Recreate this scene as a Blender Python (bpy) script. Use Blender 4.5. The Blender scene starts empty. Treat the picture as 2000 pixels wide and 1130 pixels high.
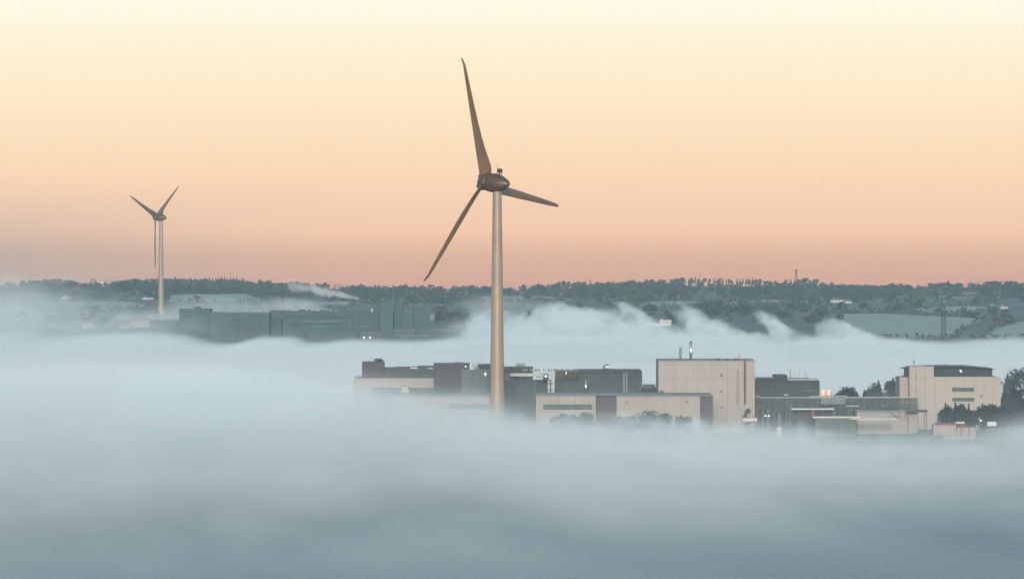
import bpy, bmesh, math, random
from mathutils import Vector, Matrix, noise as mnoise
random.seed(7)
C = bpy.context.scene
COL = C.collection
F, CX, HY, H = 10120.0, 1000.0, 520.0, 75.0      # focal length in photo pixels, principal column, eye-level row, eye height
G = 8.0                                          # ground level of the near works
R = math.radians

def P(px, py, D):
    return Vector(((px - CX) * D / F, D, H - (py - HY) * D / F))
def X(px, D): return (px - CX) * D / F
def Z(py, D): return H - (py - HY) * D / F

# ------------------------------------------------------------------ materials
MATS = {}
def mat(name, col, rough=0.7, metal=0.0, var=0.12, scale=0.15, seam=0, hseam=0, streak=0.0, spec=0.4, emit=None):
    if name in MATS: return MATS[name]
    m = bpy.data.materials.new(name); m.use_nodes = True
    nt = m.node_tree; N = nt.nodes; L = nt.links
    b = N['Principled BSDF']
    b.inputs['Roughness'].default_value = rough
    b.inputs['Metallic'].default_value = metal
    b.inputs['Specular IOR Level'].default_value = spec
    geo = N.new('ShaderNodeNewGeometry')
    nz = N.new('ShaderNodeTexNoise'); nz.inputs['Scale'].default_value = scale; nz.inputs['Detail'].default_value = 5
    L.new(geo.outputs['Position'], nz.inputs['Vector'])
    mr = N.new('ShaderNodeMapRange'); mr.inputs['From Min'].default_value = .3; mr.inputs['From Max'].default_value = .7
    mr.inputs['To Min'].default_value = 1 - var; mr.inputs['To Max'].default_value = 1 + var
    L.new(nz.outputs['Fac'], mr.inputs['Value'])
    cur = mr.outputs['Result']
    def mul(a, bsock):
        q = N.new('ShaderNodeMath'); q.operation = 'MULTIPLY'; L.new(a, q.inputs[0]); L.new(bsock, q.inputs[1]); return q.outputs[0]
    def line(expr_socket, spacing, width, depth):
        q = N.new('ShaderNodeMath'); q.operation = 'PINGPONG'; q.inputs[1].default_value = spacing / 2
        L.new(expr_socket, q.inputs[0])
        w = N.new('ShaderNodeMapRange'); w.inputs['From Min'].default_value = 0; w.inputs['From Max'].default_value = width
        w.inputs['To Min'].default_value = 1 - depth; w.inputs['To Max'].default_value = 1
        L.new(q.outputs[0], w.inputs['Value']); return w.outputs['Result']
    if seam or hseam or streak:
        sp = N.new('ShaderNodeSeparateXYZ'); L.new(geo.outputs['Position'], sp.inputs[0])
        ad = N.new('ShaderNodeMath'); L.new(sp.outputs[0], ad.inputs[0]); L.new(sp.outputs[1], ad.inputs[1])
        if seam: cur = mul(cur, line(ad.outputs[0], seam, .2, .3))
        if hseam: cur = mul(cur, line(sp.outputs[2], hseam, .12, .18))
        if streak:
            cb = N.new('ShaderNodeCombineXYZ'); L.new(ad.outputs[0], cb.inputs[0])
            z2 = N.new('ShaderNodeMath'); z2.operation = 'MULTIPLY'; z2.inputs[1].default_value = .08
            L.new(sp.outputs[2], z2.inputs[0]); L.new(z2.outputs[0], cb.inputs[2])
            n2 = N.new('ShaderNodeTexNoise'); n2.inputs['Scale'].default_value = .7; n2.inputs['Detail'].default_value = 3
            L.new(cb.outputs[0], n2.inputs['Vector'])
            w = N.new('ShaderNodeMapRange'); w.inputs['From Min'].default_value = .35; w.inputs['From Max'].default_value = .65
            w.inputs['To Min'].default_value = 1 - streak; w.inputs['To Max'].default_value = 1 + streak * .4
            L.new(n2.outputs['Fac'], w.inputs['Value']); cur = mul(cur, w.outputs['Result'])
    vm = N.new('ShaderNodeVectorMath'); vm.operation = 'SCALE'; vm.inputs[0].default_value = col[:3]
    L.new(cur, vm.inputs['Scale']); L.new(vm.outputs[0], b.inputs['Base Color'])
    if emit:
        b.inputs['Emission Color'].default_value = (*emit[:3], 1); b.inputs['Emission Strength'].default_value = emit[3]
    MATS[name] = m
    return m

M = dict(
 turb=lambda: mat('warm_lit_tower_paint', (.235, .186, .147), .44, 0, .08, .08, spec=.45, hseam=24, streak=.05),  # tower is white; part of the warm light is mixed into this brown
 blade=lambda: mat('warm_lit_blade_paint', (.128, .076, .041), .42, 0, .12, .12, spec=.45),  # blades browned in the colour too, for the warm dim light
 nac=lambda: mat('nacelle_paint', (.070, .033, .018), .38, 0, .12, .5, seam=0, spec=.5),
 dark=lambda: mat('dark_metal', (.03, .028, .026), .6),
 beige=lambda: mat('beige_cladding', (.272, .259, .252), .75, 0, .09, .05, seam=7.0, hseam=0, streak=.07),
 beige2=lambda: mat('pale_panel_cladding', (.28, .264, .256), .75, 0, .05, .06, seam=5.2, hseam=3.4, streak=.07),
 cream=lambda: mat('cream_cladding', (.305, .280, .266), .75, 0, .05, .06, seam=4.0, hseam=1.7, streak=.05),
 teal=lambda: mat('teal_grey_cladding', (.016, .038, .044), .6, 0, .10, .08, seam=1.2, streak=.22),
 tealL=lambda: mat('pale_teal_cladding', (.055, .088, .093), .6, 0, .08, .08, seam=1.5, streak=.12),
 purple=lambda: mat('plum_cladding', (.022, .021, .031), .6, 0, .12, .08, seam=1.4, streak=.22),
 plum=lambda: mat('plum_panel', (.042, .038, .058), .6, 0, .08, .1, seam=2.0),
 bottle=lambda: mat('bottle_green_cladding', (.004, .018, .022), .6, 0, .3, .25, seam=2.4, hseam=3.0, streak=.25),
 glass=lambda: mat('dark_glazing', (.014, .034, .042), .5, 0, .2, .4, seam=1.6, spec=.2),
 band=lambda: mat('window_band', (.036, .058, .066), .5, 0, .15, .4, seam=1.8, spec=.25),
 silver=lambda: mat('bare_steel', (.62, .60, .57), .28, .9, .05, .5),
 galv=lambda: mat('galvanised_duct', (.19, .22, .22), .5, .3, .08, .4, seam=3.0),
 roof=lambda: mat('grey_roofing', (.16, .18, .18), .8, 0, .12, .2),
 white=lambda: mat('white_paint', (.5, .47, .44), .6, 0, .06, .3),
 tank=lambda: mat('cream_tank_paint', (.80, .60, .48), .5, 0, .05, .5),
 maroon=lambda: mat('maroon_roofing', (.16, .06, .065), .7),
 pink=lambda: mat('windsock_cloth', (.75, .25, .22), .8),
 pipe=lambda: mat('weathered_pipework', (.10, .12, .12), .5, .3, .3, .6),
 pipeL=lambda: mat('pale_pipework', (.30, .32, .315), .5, .2, .15, .6),
 rust=lambda: mat('red_oxide_steel', (.34, .13, .09), .7),
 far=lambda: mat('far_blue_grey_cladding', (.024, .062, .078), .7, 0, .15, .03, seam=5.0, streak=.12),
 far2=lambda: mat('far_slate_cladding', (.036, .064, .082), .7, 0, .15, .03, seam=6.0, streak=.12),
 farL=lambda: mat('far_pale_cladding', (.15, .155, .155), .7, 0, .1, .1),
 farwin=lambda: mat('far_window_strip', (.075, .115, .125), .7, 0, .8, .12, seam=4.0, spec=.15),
 slate=lambda: mat('house_slate', (.09, .085, .09), .7),
 leafD=lambda: mat('dark_evergreen_foliage', (.006, .020, .022), .8, 0, .45, .5),
 leafM=lambda: mat('winter_foliage', (.042, .058, .052), .8, 0, .4, .4),
 twig=lambda: mat('bare_twigs', (.042, .038, .036), .85, 0, .3, .3),
 bark=lambda: mat('bark', (.05, .04, .032), .9, 0, .3, 2),
 wood=lambda: mat('woodland_crowns', (.027, .036, .034), .85, 0, .5, .02),
 lamp=lambda: mat('lit_lamp', (.9, .8, .6), .4, emit=(1, .82, .55, 3)),
 lampw=lambda: mat('lit_white_lamp', (.9, .9, .9), .4, emit=(1, .96, .9, 1.2)),
 hut=lambda: mat('pale_hut_paint', (.55, .55, .53), .6),
 fieldA=lambda: mat('frosty_pasture', (.20, .24, .19), .95, 0, .2, .02),
 fieldB=lambda: mat('stubble', (.22, .18, .15), .95, 0, .2, .02),
 fieldC=lambda: mat('grass_field', (.13, .18, .12), .95, 0, .2, .03),
)
def mm(k): return M[k]()

# ------------------------------------------------------------------ object helpers
def tag(o, label=None, cat=None, group=None, kind=None):
    if label: o['label'] = label
    if cat: o['category'] = cat
    if group: o['group'] = group
    if kind: o['kind'] = kind
    return o
def thing(name, loc, label, cat, group=None):
    o = bpy.data.objects.new(name, None); COL.objects.link(o); o.location = loc; o.empty_display_size = 1
    return tag(o, label, cat, group)
def root_of(o):
    v = Vector(o.location)
    while o.parent: o = o.parent; v = v + Vector(o.location)
    return v
def link(name, bm, material, parent=None, smooth=False, origin=None):
    me = bpy.data.meshes.new(name)
    off = root_of(parent) if parent else (Vector(origin) if origin is not None else Vector((0, 0, 0)))
    if off.length > 0:
        for v in bm.verts: v.co -= off
    bm.normal_update(); bm.to_mesh(me); bm.free()
    if smooth:
        for p in me.polygons: p.use_smooth = True
    me.materials.append(material if not isinstance(material, str) else mm(material))
    o = bpy.data.objects.new(name, me); COL.objects.link(o)
    if parent: o.parent = parent
    elif origin is not None: o.location = origin
    return o
def NB(): return bmesh.new()
def box(bm, x0, x1, y0, y1, z0, z1):
    vs = [bm.verts.new((x, y, z)) for x in (x0, x1) for y in (y0, y1) for z in (z0, z1)]
    for a in ((0,1,3,2),(4,6,7,5),(0,4,5,1),(2,3,7,6),(0,2,6,4),(1,5,7,3)):
        bm.faces.new([vs[i] for i in a])
    return bm
def pbox(bm, px0, px1, py0, py1, D, depth):
    """box whose front face at distance D spans these photo columns and rows (py1 None: down to the ground)"""
    z1 = Z(py0, D); z0 = G - .5 if py1 is None else Z(py1, D)
    return box(bm, X(px0, D), X(px1, D), D, D + depth, z0, z1)
def tube(bm, pts, r, seg=8, caps=True):
    pts = [Vector(p) for p in pts]
    rs = r if isinstance(r, (list, tuple)) else [r] * len(pts)
    rings = []
    for i, p in enumerate(pts):
        d = (pts[min(i + 1, len(pts) - 1)] - pts[max(i - 1, 0)]).normalized()
        u = d.cross(Vector((0, 0, 1)) if abs(d.z) < .9 else Vector((1, 0, 0))).normalized(); w = d.cross(u)
        rings.append([bm.verts.new(p + (u * math.cos(k / seg * math.tau) + w * math.sin(k / seg * math.tau)) * rs[i]) for k in range(seg)])
    for a, b in zip(rings, rings[1:]):
        for k in range(seg): bm.faces.new((a[k], a[(k + 1) % seg], b[(k + 1) % seg], b[k]))
    if caps:
        bm.faces.new(rings[0][::-1]); bm.faces.new(rings[-1])
    return bm
def lathe(bm, base, axis, prof, seg=32):
    """prof: (distance along axis, radius)"""
    axis = Vector(axis).normalized(); base = Vector(base)
    u = axis.cross(Vector((0, 0, 1)) if abs(axis.z) < .9 else Vector((1, 0, 0))).normalized(); w = axis.cross(u)
    rings = []
    for d, r in prof:
        c = base + axis * d
        if r < 1e-4: rings.append([bm.verts.new(c)])
        else: rings.append([bm.verts.new(c + (u * math.cos(k / seg * math.tau) + w * math.sin(k / seg * math.tau)) * r) for k in range(seg)])
    for a, b in zip(rings, rings[1:]):
        for k in range(seg):
            k2 = (k + 1) % seg
            if len(a) == 1 and len(b) == 1: continue
            if len(a) == 1: bm.faces.new((a[0], b[k2], b[k]))
            elif len(b) == 1: bm.faces.new((a[k], a[k2], b[0]))
            else: bm.faces.new((a[k], a[k2], b[k2], b[k]))
    bmesh.ops.recalc_face_normals(bm, faces=bm.faces)
    return bm

# ------------------------------------------------------------------ terrain
SKY = [(-400,556),(0,557),(30,556),(36,551),(60,545),(150,545),(156,551),(185,553),(200,546),(225,546),(245,542),(270,546),(290,551),(305,543),(320,540),(360,540),(400,542),(420,541),(475,543),(480,550),(560,551),(575,553),(585,549),(620,549),(640,548),(660,551),(680,551),(700,553),(730,556),(745,561),(765,563),(780,562),(830,563),(850,562),(900,562),(950,561),(980,564),(1000,566),(1012,558),(1035,554),(1060,554),(1080,552),(1100,549),(1150,547),(1160,548),(1190,549),(1208,553),(1230,547),(1260,545),(1300,544),(1340,542),(1400,543),(1440,543),(1465,543),(1500,546),(1550,546),(1570,544),(1592,546),(1610,556),(1640,558),(1660,560),(1690,558),(1720,558),(1760,557),(1800,556),(1820,554),(1840,549),(1860,549),(1880,548),(1900,548),(1925,551),(1950,545),(1965,548),(1985,548),(2000,548),(2400,548)]
def interp(tab, x):
    if x <= tab[0][0]: return tab[0][1]
    for (a, ya), (b, yb) in zip(tab, tab[1:]):
        if x <= b: return ya + (yb - ya) * (x - a) / (b - a)
    return tab[-1][1]
RIDGE = [(-400,566),(0,566),(100,558),(300,556),(450,557),(600,562),(760,569),(950,569),(1050,567),(1200,562),(1350,558),(1500,560),(1600,564),(1700,567),(1850,562),(2000,559),(2400,559)]
DN, DF = 4600.0, 7000.0
def hill_y(px, t):
    yr = interp(RIDGE, px)
    return 636 + (yr - 636) * t
def hill_point(px, py):
    yr = interp(RIDGE, px); t = max(0.0, min(1.0, (py - 636) / (yr - 636)))
    if py > 636: return P(px, py, DN - min(1, (py - 636) / 28) * 340)
    D = DN + (DF - DN) * t
    return P(px, py, D)
def sm(a, b, x):
    t = max(0, min(1, (x - a) / (b - a))); return t * t * (3 - 2 * t)
def height(x, y):
    px = CX + x * F / y
    if y > DN:
        if y <= DF:
            t = (y - DN) / (DF - DN)
            return Z(hill_y(px, t), y) 
        zr = Z(interp(RIDGE, px), DF)
        return zr + (0 - zr) * sm(DF, DF + 1500, y)
    if y > 4150: return -3 + 17 * sm(4150, 4240, y) + 8 * sm(4380, DN, y)
    site = sm(1900, 1985, y) * (1 - sm(2420, 2600, y)) * sm(-330, -240, x)
    return -3 + (G + 3) * site
bm = NB()
ys = [1400 + 25 * i for i in range(0, 48)] + [2600 + 100 * i for i in range(15)] + [4100 + 30 * i for i in range(0, 100)] + [7100 + 100 * i for i in range(30)]
NXG = 150
grid = []
for y in ys:
    w = y * .16
    grid.append([bm.verts.new((-w + 2 * w * i / NXG, y, height(-w + 2 * w * i / NXG, y))) for i in range(NXG + 1)])
for a, b in zip(grid, grid[1:]):
    for i in range(NXG): bm.faces.new((a[i], a[i + 1], b[i + 1], b[i]))
gm = mat('rough_winter_ground', (.050, .062, .056), .95, 0, .35, .006)
tag(link('terrain', bm, gm, smooth=True), 'low green hills and flat shore behind the misty water', kind='structure')

def grass_ground():
    m = bpy.data.materials.new('estuary_water'); m.use_nodes = True
    nt = m.node_tree; N = nt.nodes; L = nt.links; b = N['Principled BSDF']
    b.inputs['Base Color'].default_value = (.014, .05, .065, 1); b.inputs['Roughness'].default_value = .38; b.inputs['Specular IOR Level'].default_value = .18; b.inputs['IOR'].default_value = 1.33
    geo = N.new('ShaderNodeNewGeometry'); mp = N.new('ShaderNodeMapping'); mp.inputs['Scale'].default_value = (.35, .16, .35)
    L.new(geo.outputs['Position'], mp.inputs[0])
    nz = N.new('ShaderNodeTexNoise'); nz.inputs['Scale'].default_value = 1; nz.inputs['Detail'].default_value = 6; L.new(mp.outputs[0], nz.inputs['Vector'])
    bp = N.new('ShaderNodeBump'); bp.inputs['Strength'].default_value = 1; bp.inputs['Distance'].default_value = 1.4
    L.new(nz.outputs['Fac'], bp.inputs['Height']); L.new(bp.outputs[0], b.inputs['Normal'])
    return m
bm = NB()
v = [bm.verts.new(p) for p in ((-1500, 200, 0), (1500, 200, 0), (1500, 4235, 0), (-1500, 4235, 0))]
bm.faces.new(v)
tag(link('water', bm, grass_ground()), 'dark rippled estuary water under the fog', kind='structure')

# fields on the far hillside
FIELDS = [
 ('fieldA', 'wide frosty pasture below the hedge, behind the lattice tower', [(1640,613),(1720,612),(1800,616),(1900,621),(1922,625),(1885,640),(1850,660),(1700,660),(1640,655)]),
 ('fieldA', 'narrow pale pasture above the hedge beside the lattice tower top', [(1730,608),(1790,603),(1840,599),(1900,598),(1945,601),(1905,609),(1840,610)]),
 ('fieldC', 'long green field under the wood right of centre', [(1238,603),(1252,594),(1266,589),(1370,587),(1373,593),(1330,600)]),
 ('fieldB', 'curving strip of tan stubble below the mansion wood', [(1385,598),(1430,589),(1500,585),(1600,588),(1600,592),(1450,593)]),
 ('fieldC', 'small green field beside the long green one', [(1180,596),(1192,589),(1232,588),(1224,596)]),
 ('fieldB', 'pale strip field behind the far works roofs', [(788,597),(795,594),(868,594),(866,600)]),
 ('fieldB', 'dull brown sloping field behind the tall turbine tower', [(925,587),(935,579),(1060,578),(1150,587),(1000,591)]),
 ('fieldA', 'misty pale meadow behind the small turbine', [(325,592),(332,576),(480,574),(525,590)]),
 ('fieldB', 'brown field under the ridge trees at far right', [(1868,577),(1880,571),(1975,569),(1988,575)]),
 ('fieldC', 'thin dull green field above the red roofed house', [(1850,585),(1858,579),(1950,578),(1960,584)]),
 ('fieldA', 'blue misty pasture sloping into fog at right edge', [(1895,661),(1940,642),(2060,612),(2060,662)]),
 ('fieldC', 'small pale paddock left of the mansion', [(1338,575),(1342,570),(1372,569),(1374,575)]),
 ('fieldC', 'grassy slope in mist behind the white houses at left', [(60,600),(80,588),(260,589),(300,600),(220,606)]),
]
def inside(poly, x, y):
    c = False
    for (x0, y0), (x1, y1) in zip(poly, poly[1:] + poly[:1]):
        if (y0 > y) != (y1 > y) and x < (x1 - x0) * (y - y0) / (y1 - y0) + x0: c = not c
    return c
for mk, lab, poly in FIELDS:
    bm = NB()
    x0, x1 = min(p[0] for p in poly), max(p[0] for p in poly); y0, y1 = min(p[1] for p in poly), max(p[1] for p in poly)
    nx, ny = max(6, int((x1 - x0) / 6)), max(4, int((y1 - y0) / 1.2))
    vv = {}
    def gv(i, j):
        if (i, j) not in vv:
            p = hill_point(x0 + (x1 - x0) * i / nx, y0 + (y1 - y0) * j / ny)
            p.z = height(p.x, p.y) + .35; vv[i, j] = bm.verts.new(p)
        return vv[i, j]
    for i in range(nx):
        for j in range(ny):
            if inside(poly, x0 + (x1 - x0) * (i + .5) / nx, y0 + (y1 - y0) * (j + .5) / ny):
                bm.faces.new((gv(i, j), gv(i, j + 1), gv(i + 1, j + 1), gv(i + 1, j)))
    if len(bm.faces) == 0: bm.free(); continue
    tag(link('field', bm, mk, smooth=True), lab, 'field', kind='structure')

# ------------------------------------------------------------------ trees
def leaf(bm, c, s, up=.0):
    d = Vector((random.gauss(0, 1), random.gauss(0, 1), random.gauss(0, 1) + up)).normalized()
    u = d.orthogonal().normalized(); w = d.cross(u)
    a = random.random() * 6.28; u, w = u * math.cos(a) + w * math.sin(a), w * math.cos(a) - u * math.sin(a)
    bm.faces.new([bm.verts.new(c + u * s), bm.verts.new(c - u * s * .6 + w * s * .8), bm.verts.new(c - u * s * .5 - w * s * .8)])
def crown_broad(bm, h, w, n, s, lo=.12, lobes=14):
    """clumps of leaf-sized faces in an uneven dome, base at 0"""
    L = []
    for k in range(lobes):
        a = random.random() * 6.28; q = random.random() ** .6
        zc = lo + (1 - lo) * (.25 + .6 * random.random())
        rr = w * .5 * q * (1.15 - .75 * max(0, zc - .45))
        L.append((Vector((rr * .75 * math.cos(a), rr * .75 * math.sin(a), zc * h)), (.16 + .13 * random.random()) * w))
    L.append((Vector((0, 0, h * .75)), w * .27)); L.append((Vector((0, 0, h * .5)), w * .33))
    for i in range(n):
        c, r = random.choice(L)
        d = Vector((random.gauss(0, 1), random.gauss(0, 1), random.gauss(0, .8))).normalized()
        p = c + d * r * random.random() ** .45
        if p.z > h: p.z = h - random.random() * .1 * h
        if p.z < lo * h * .6: p.z = lo * h * (.6 + random.random())
        leaf(bm, p, s * (.6 + .8 * random.random()))
def crown_conifer(bm, h, w, n, s):
    for i in range(n):
        t = random.random() ** 1.4
        tier = .75 + .25 * math.sin(t * 34)
        r = w * .5 * (1 - t) ** .8 * tier * (.35 + .65 * random.random() ** .5)
        a = random.random() * 6.28
        leaf(bm, Vector((r * math.cos(a), r * math.sin(a), h * (.08 + .9 * t) - r * .15)), s * (.6 + .7 * random.random()) * (1.1 - .5 * t))
def limbs(bm, h, w, n, r0):
    tube(bm, [(0, 0, -.4), (0, 0, h * .3), (.02 * h, 0, h * .75)], [r0, r0 * .75, r0 * .2], 6)
    for k in range(n):
        a = k * 2.4 + random.random(); z0 = h * (.25 + .4 * k / n); L = w * (.25 + .2 * random.random())
        e = Vector((math.cos(a) * L, math.sin(a) * L, z0 + L * (.9 + .5 * random.random())))
        tube(bm, [(0, 0, z0), e * .5 + Vector((0, 0, z0 * .42)), e], [r0 * .45, r0 * .25, r0 * .06], 4)
def make_tree(name, h, w, kind, n, s, loc, label, cat, group=None, leafmat='leafD'):
    t = thing(name, loc, label, cat, group)
    bm = NB(); limbs(bm, h, w, 7 if kind != 'conifer' else 0, .025 * h)
    o = link('trunk', bm, 'bark'); o.parent = t
    bm = NB()
    if kind == 'conifer': crown_conifer(bm, h, w, n, s)
    else: crown_broad(bm, h, w, n, s)
    o = link('crown', bm, leafmat); o.parent = t
    return t
def dup(root, loc, scale=(1, 1, 1), rz=0, label=None, group=None):
    c = root.copy(); COL.objects.link(c); c.location = loc; c.scale = scale; c.rotation_euler = (0, 0, rz)
    if label: c['label'] = label
    if group: c['group'] = group
    for ch in root.children:
        d = ch.copy(); COL.objects.link(d); d.parent = c
    return c

# far skyline trees: single meshes (a few pixels each), unit size 1 m high and 1 m wide, copied along the ridge
def unit_mesh(kind, seed, n, s):
    random.seed(seed); bm = NB()
    tube(bm, [(0, 0, -.1), (0, 0, .35), (.02, 0, .7)], [.035, .025, .01], 5)
    if kind == 'conifer': crown_conifer(bm, 1, 1, n, s)
    elif kind == 'bare':
        for k in range(9):
            a = k * 2.4; e = Vector((math.cos(a) * .36, math.sin(a) * .36, .55 + .35 * random.random()))
            tube(bm, [(0, 0, .2 + .03 * k), e * .5 + Vector((0, 0, .12)), e], [.02, .012, .004], 4)
        crown_broad(bm, 1, 1, n, s, .3, 14)
    else: crown_broad(bm, 1, 1, n, s, .1, 12)
    for i in range(60):
        z_ = .06 + .88 * i / 60; q_ = .14 * (1 - z_ * .6) if kind == 'conifer' else .2
        leaf(bm, Vector((random.uniform(-q_, q_), random.uniform(-q_, q_), z_)), .12 * (1.1 - z_ * .6))
    tri = [f for f in bm.faces if len(f.verts) == 3]                     # drop stray leaves that hang clear of the crown
    cs = [f.calc_center_median() for f in tri]; todo = set(range(len(tri))); best = set()
    while todo:
        comp = {todo.pop()}; front = list(comp)
        while front:
            c = cs[front.pop()]; near = [j for j in todo if (cs[j] - c).length < s * 1.05]
            todo.difference_update(near); comp.update(near); front += near
        if len(comp) > len(best): best = comp
    bmesh.ops.delete(bm, geom=[f for j, f in enumerate(tri) if j not in best], context='FACES')
    me = bpy.data.meshes.new('tree'); bm.to_mesh(me); bm.free()
    me.materials.append(mm({'conifer': 'leafD', 'bare': 'twig', 'broad': 'leafM'}[kind]))
    return me
UM = {'conifer': [unit_mesh('conifer', 11 + i, 260, .07) for i in range(3)],
      'bare': [unit_mesh('bare', 21 + i, 420, .045) for i in range(4)],
      'broad': [unit_mesh('broad', 31 + i, 420, .07) for i in range(4)]}
random.seed(5)
LAND = [(315, 'the small turbine tower'), (755, 'the lit hilltop house'), (970, 'the big turbine tower'), (1366, 'the thin skyline mast'), (1555, 'the skyline pylon'), (1843, 'the lattice tower')]
ORD = ['first', 'second', 'third', 'fourth', 'fifth', 'sixth', 'seventh', 'eighth', 'ninth', 'tenth', 'eleventh', 'twelfth', 'thirteenth', 'fourteenth', 'fifteenth', 'sixteenth', 'seventeenth', 'eighteenth', 'nineteenth', 'twentieth', 'twenty-first', 'twenty-second', 'twenty-third', 'twenty-fourth', 'twenty-fifth', 'twenty-sixth', 'twenty-seventh', 'twenty-eighth', 'twenty-ninth', 'thirtieth']
sk = []
x = -8.0
while x < 2010:
    con = (398 < x < 478) or (1195 < x < 1225) or (1330 < x < 1470 and random.random() < .55) or (1540 < x < 1553)
    bare = (185 < x < 300) or (580 < x < 750) or (1000 < x < 1060) or (1610 < x < 2000 and random.random() < .6)
    w = random.uniform(9, 13) if con else (random.uniform(13, 30) if bare else random.uniform(9, 22))
    sk.append([x, w, 'conifer' if con else ('bare' if bare else 'broad'), interp(SKY, x) + random.triangular(-3.2, 4.0, .6) - (2 if con else 0)])
    x += w * (.62 if not con else .55)
for bx, bw, k, by in ((1626, 15, 'broad', 549.5), (1950, 38, 'bare', 543), (1571, 24, 'broad', 542), (1735, 17, 'bare', 553), (1024, 34, 'bare', 554), (1262, 16, 'broad', 544), (1153, 12, 'conifer', 545.5), (30, 7, 'conifer', 550), (1852, 24, 'conifer', 546.5), (310, 18, 'broad', 541)):
    sk = [q for q in sk if abs(q[0] - bx) > bw * .3]; sk.append([bx, bw, k, by])
sk.sort()
cnt = {}
rows = []
for i, (x, w, k, ty) in enumerate(sk):
    lm = min(LAND, key=lambda q: abs(q[0] - x)); side = 'left' if x < lm[0] else 'right'
    rows.append((lm, side, abs(x - lm[0]), i))
rank = {}
for lm in LAND:
    for side in ('left', 'right'):
        for n_, r_ in enumerate(sorted(r for r in rows if r[0] is lm and r[1] == side)): rank[r_[3]] = (n_, side, lm[1])
KW = {'conifer': 'small pointed dark conifer', 'bare': 'leafless round-headed tree', 'broad': 'dense rounded tree'}
for i, (x, w, k, ty) in enumerate(sk):
    D = DF - random.uniform(0, 160)
    gy = hill_y(x, (D - DN) / (DF - DN))
    base = P(x, gy, D); hgt = max(4.5, Z(ty, D) - base.z + .3); wid = w * D / F
    n_, side, nm = rank[i]
    me = random.choice(UM[k])
    o = bpy.data.objects.new('tree', me); COL.objects.link(o)
    o.location = base - Vector((0, 0, .3)); o.scale = (wid, wid, hgt); o.rotation_euler = (0, 0, random.random() * 6.28)
    tag(o, f"{KW[k]} on the skyline, {ORD[min(n_, 29)]} to the {side} of {nm}", 'tree', 'trees along the far skyline')

# the woods and hedges of the far hillside: one mass
random.seed(99)
def low_tree(bm, p, w, h, n):
    c = p
    for i in range(n):
        a = random.random() * 6.28; q = random.random() ** .5; z = random.random()
        r = w * .5 * q * math.sqrt(max(.05, 1 - (z * 1.05 - .35) ** 2 * 1.6))
        leaf(bm, c + Vector((r * math.cos(a), r * math.sin(a), h * (.05 + .9 * z))), .20 * w * (.6 + .8 * random.random()))
bm = NB()
made = 0; tries = 0
while made < 3600 and tries < 120000:
    tries += 1
    px = random.uniform(-60, 2060); t = random.random() ** .7
    py = hill_y(px, t)
    if any(inside(f[2], px, py) for f in FIELDS): continue
    dens = .18 + .82 * sm(.55, .85, t)
    if px < 720: dens *= .8 if t > .72 else .25
    nz = mnoise.noise(Vector((px * .011, py * .085, 3.3))) + .35 * mnoise.noise(Vector((px * .035, py * .2, 8.3))) + .28 * sm(.74, .9, t)
    dens *= .12 + 3.2 * max(0, nz - .02)
    if random.random() > dens: continue
    p = hill_point(px, py); p.z = height(p.x, p.y) - .3
    h = random.uniform(3.5, 9.5); low_tree(bm, p, h * random.uniform(1.0, 1.7), h, 24); made += 1
# hedges round the fields
for mk, lab, poly in FIELDS:
    for (x0, y0), (x1, y1) in zip(poly, poly[1:] + poly[:1]):
        n = int(max(abs(x1 - x0) / 2.2, abs(y1 - y0) / .8))
        for i in range(n):
            if random.random() < .2: continue
            q = (i + random.random()) / max(n, 1)
            p = hill_point(x0 + (x1 - x0) * q, y0 + (y1 - y0) * q); p.z = height(p.x, p.y) - .2
            h = random.choice((1.8, 2.2, 2.6, 5)) * random.uniform(.8, 1.2); low_tree(bm, p, h * 1.2, h, 12)
tag(link('woodland', bm, 'wood'), 'dark winter woods and hedges covering the far hillside', 'woodland', kind='stuff')

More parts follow.
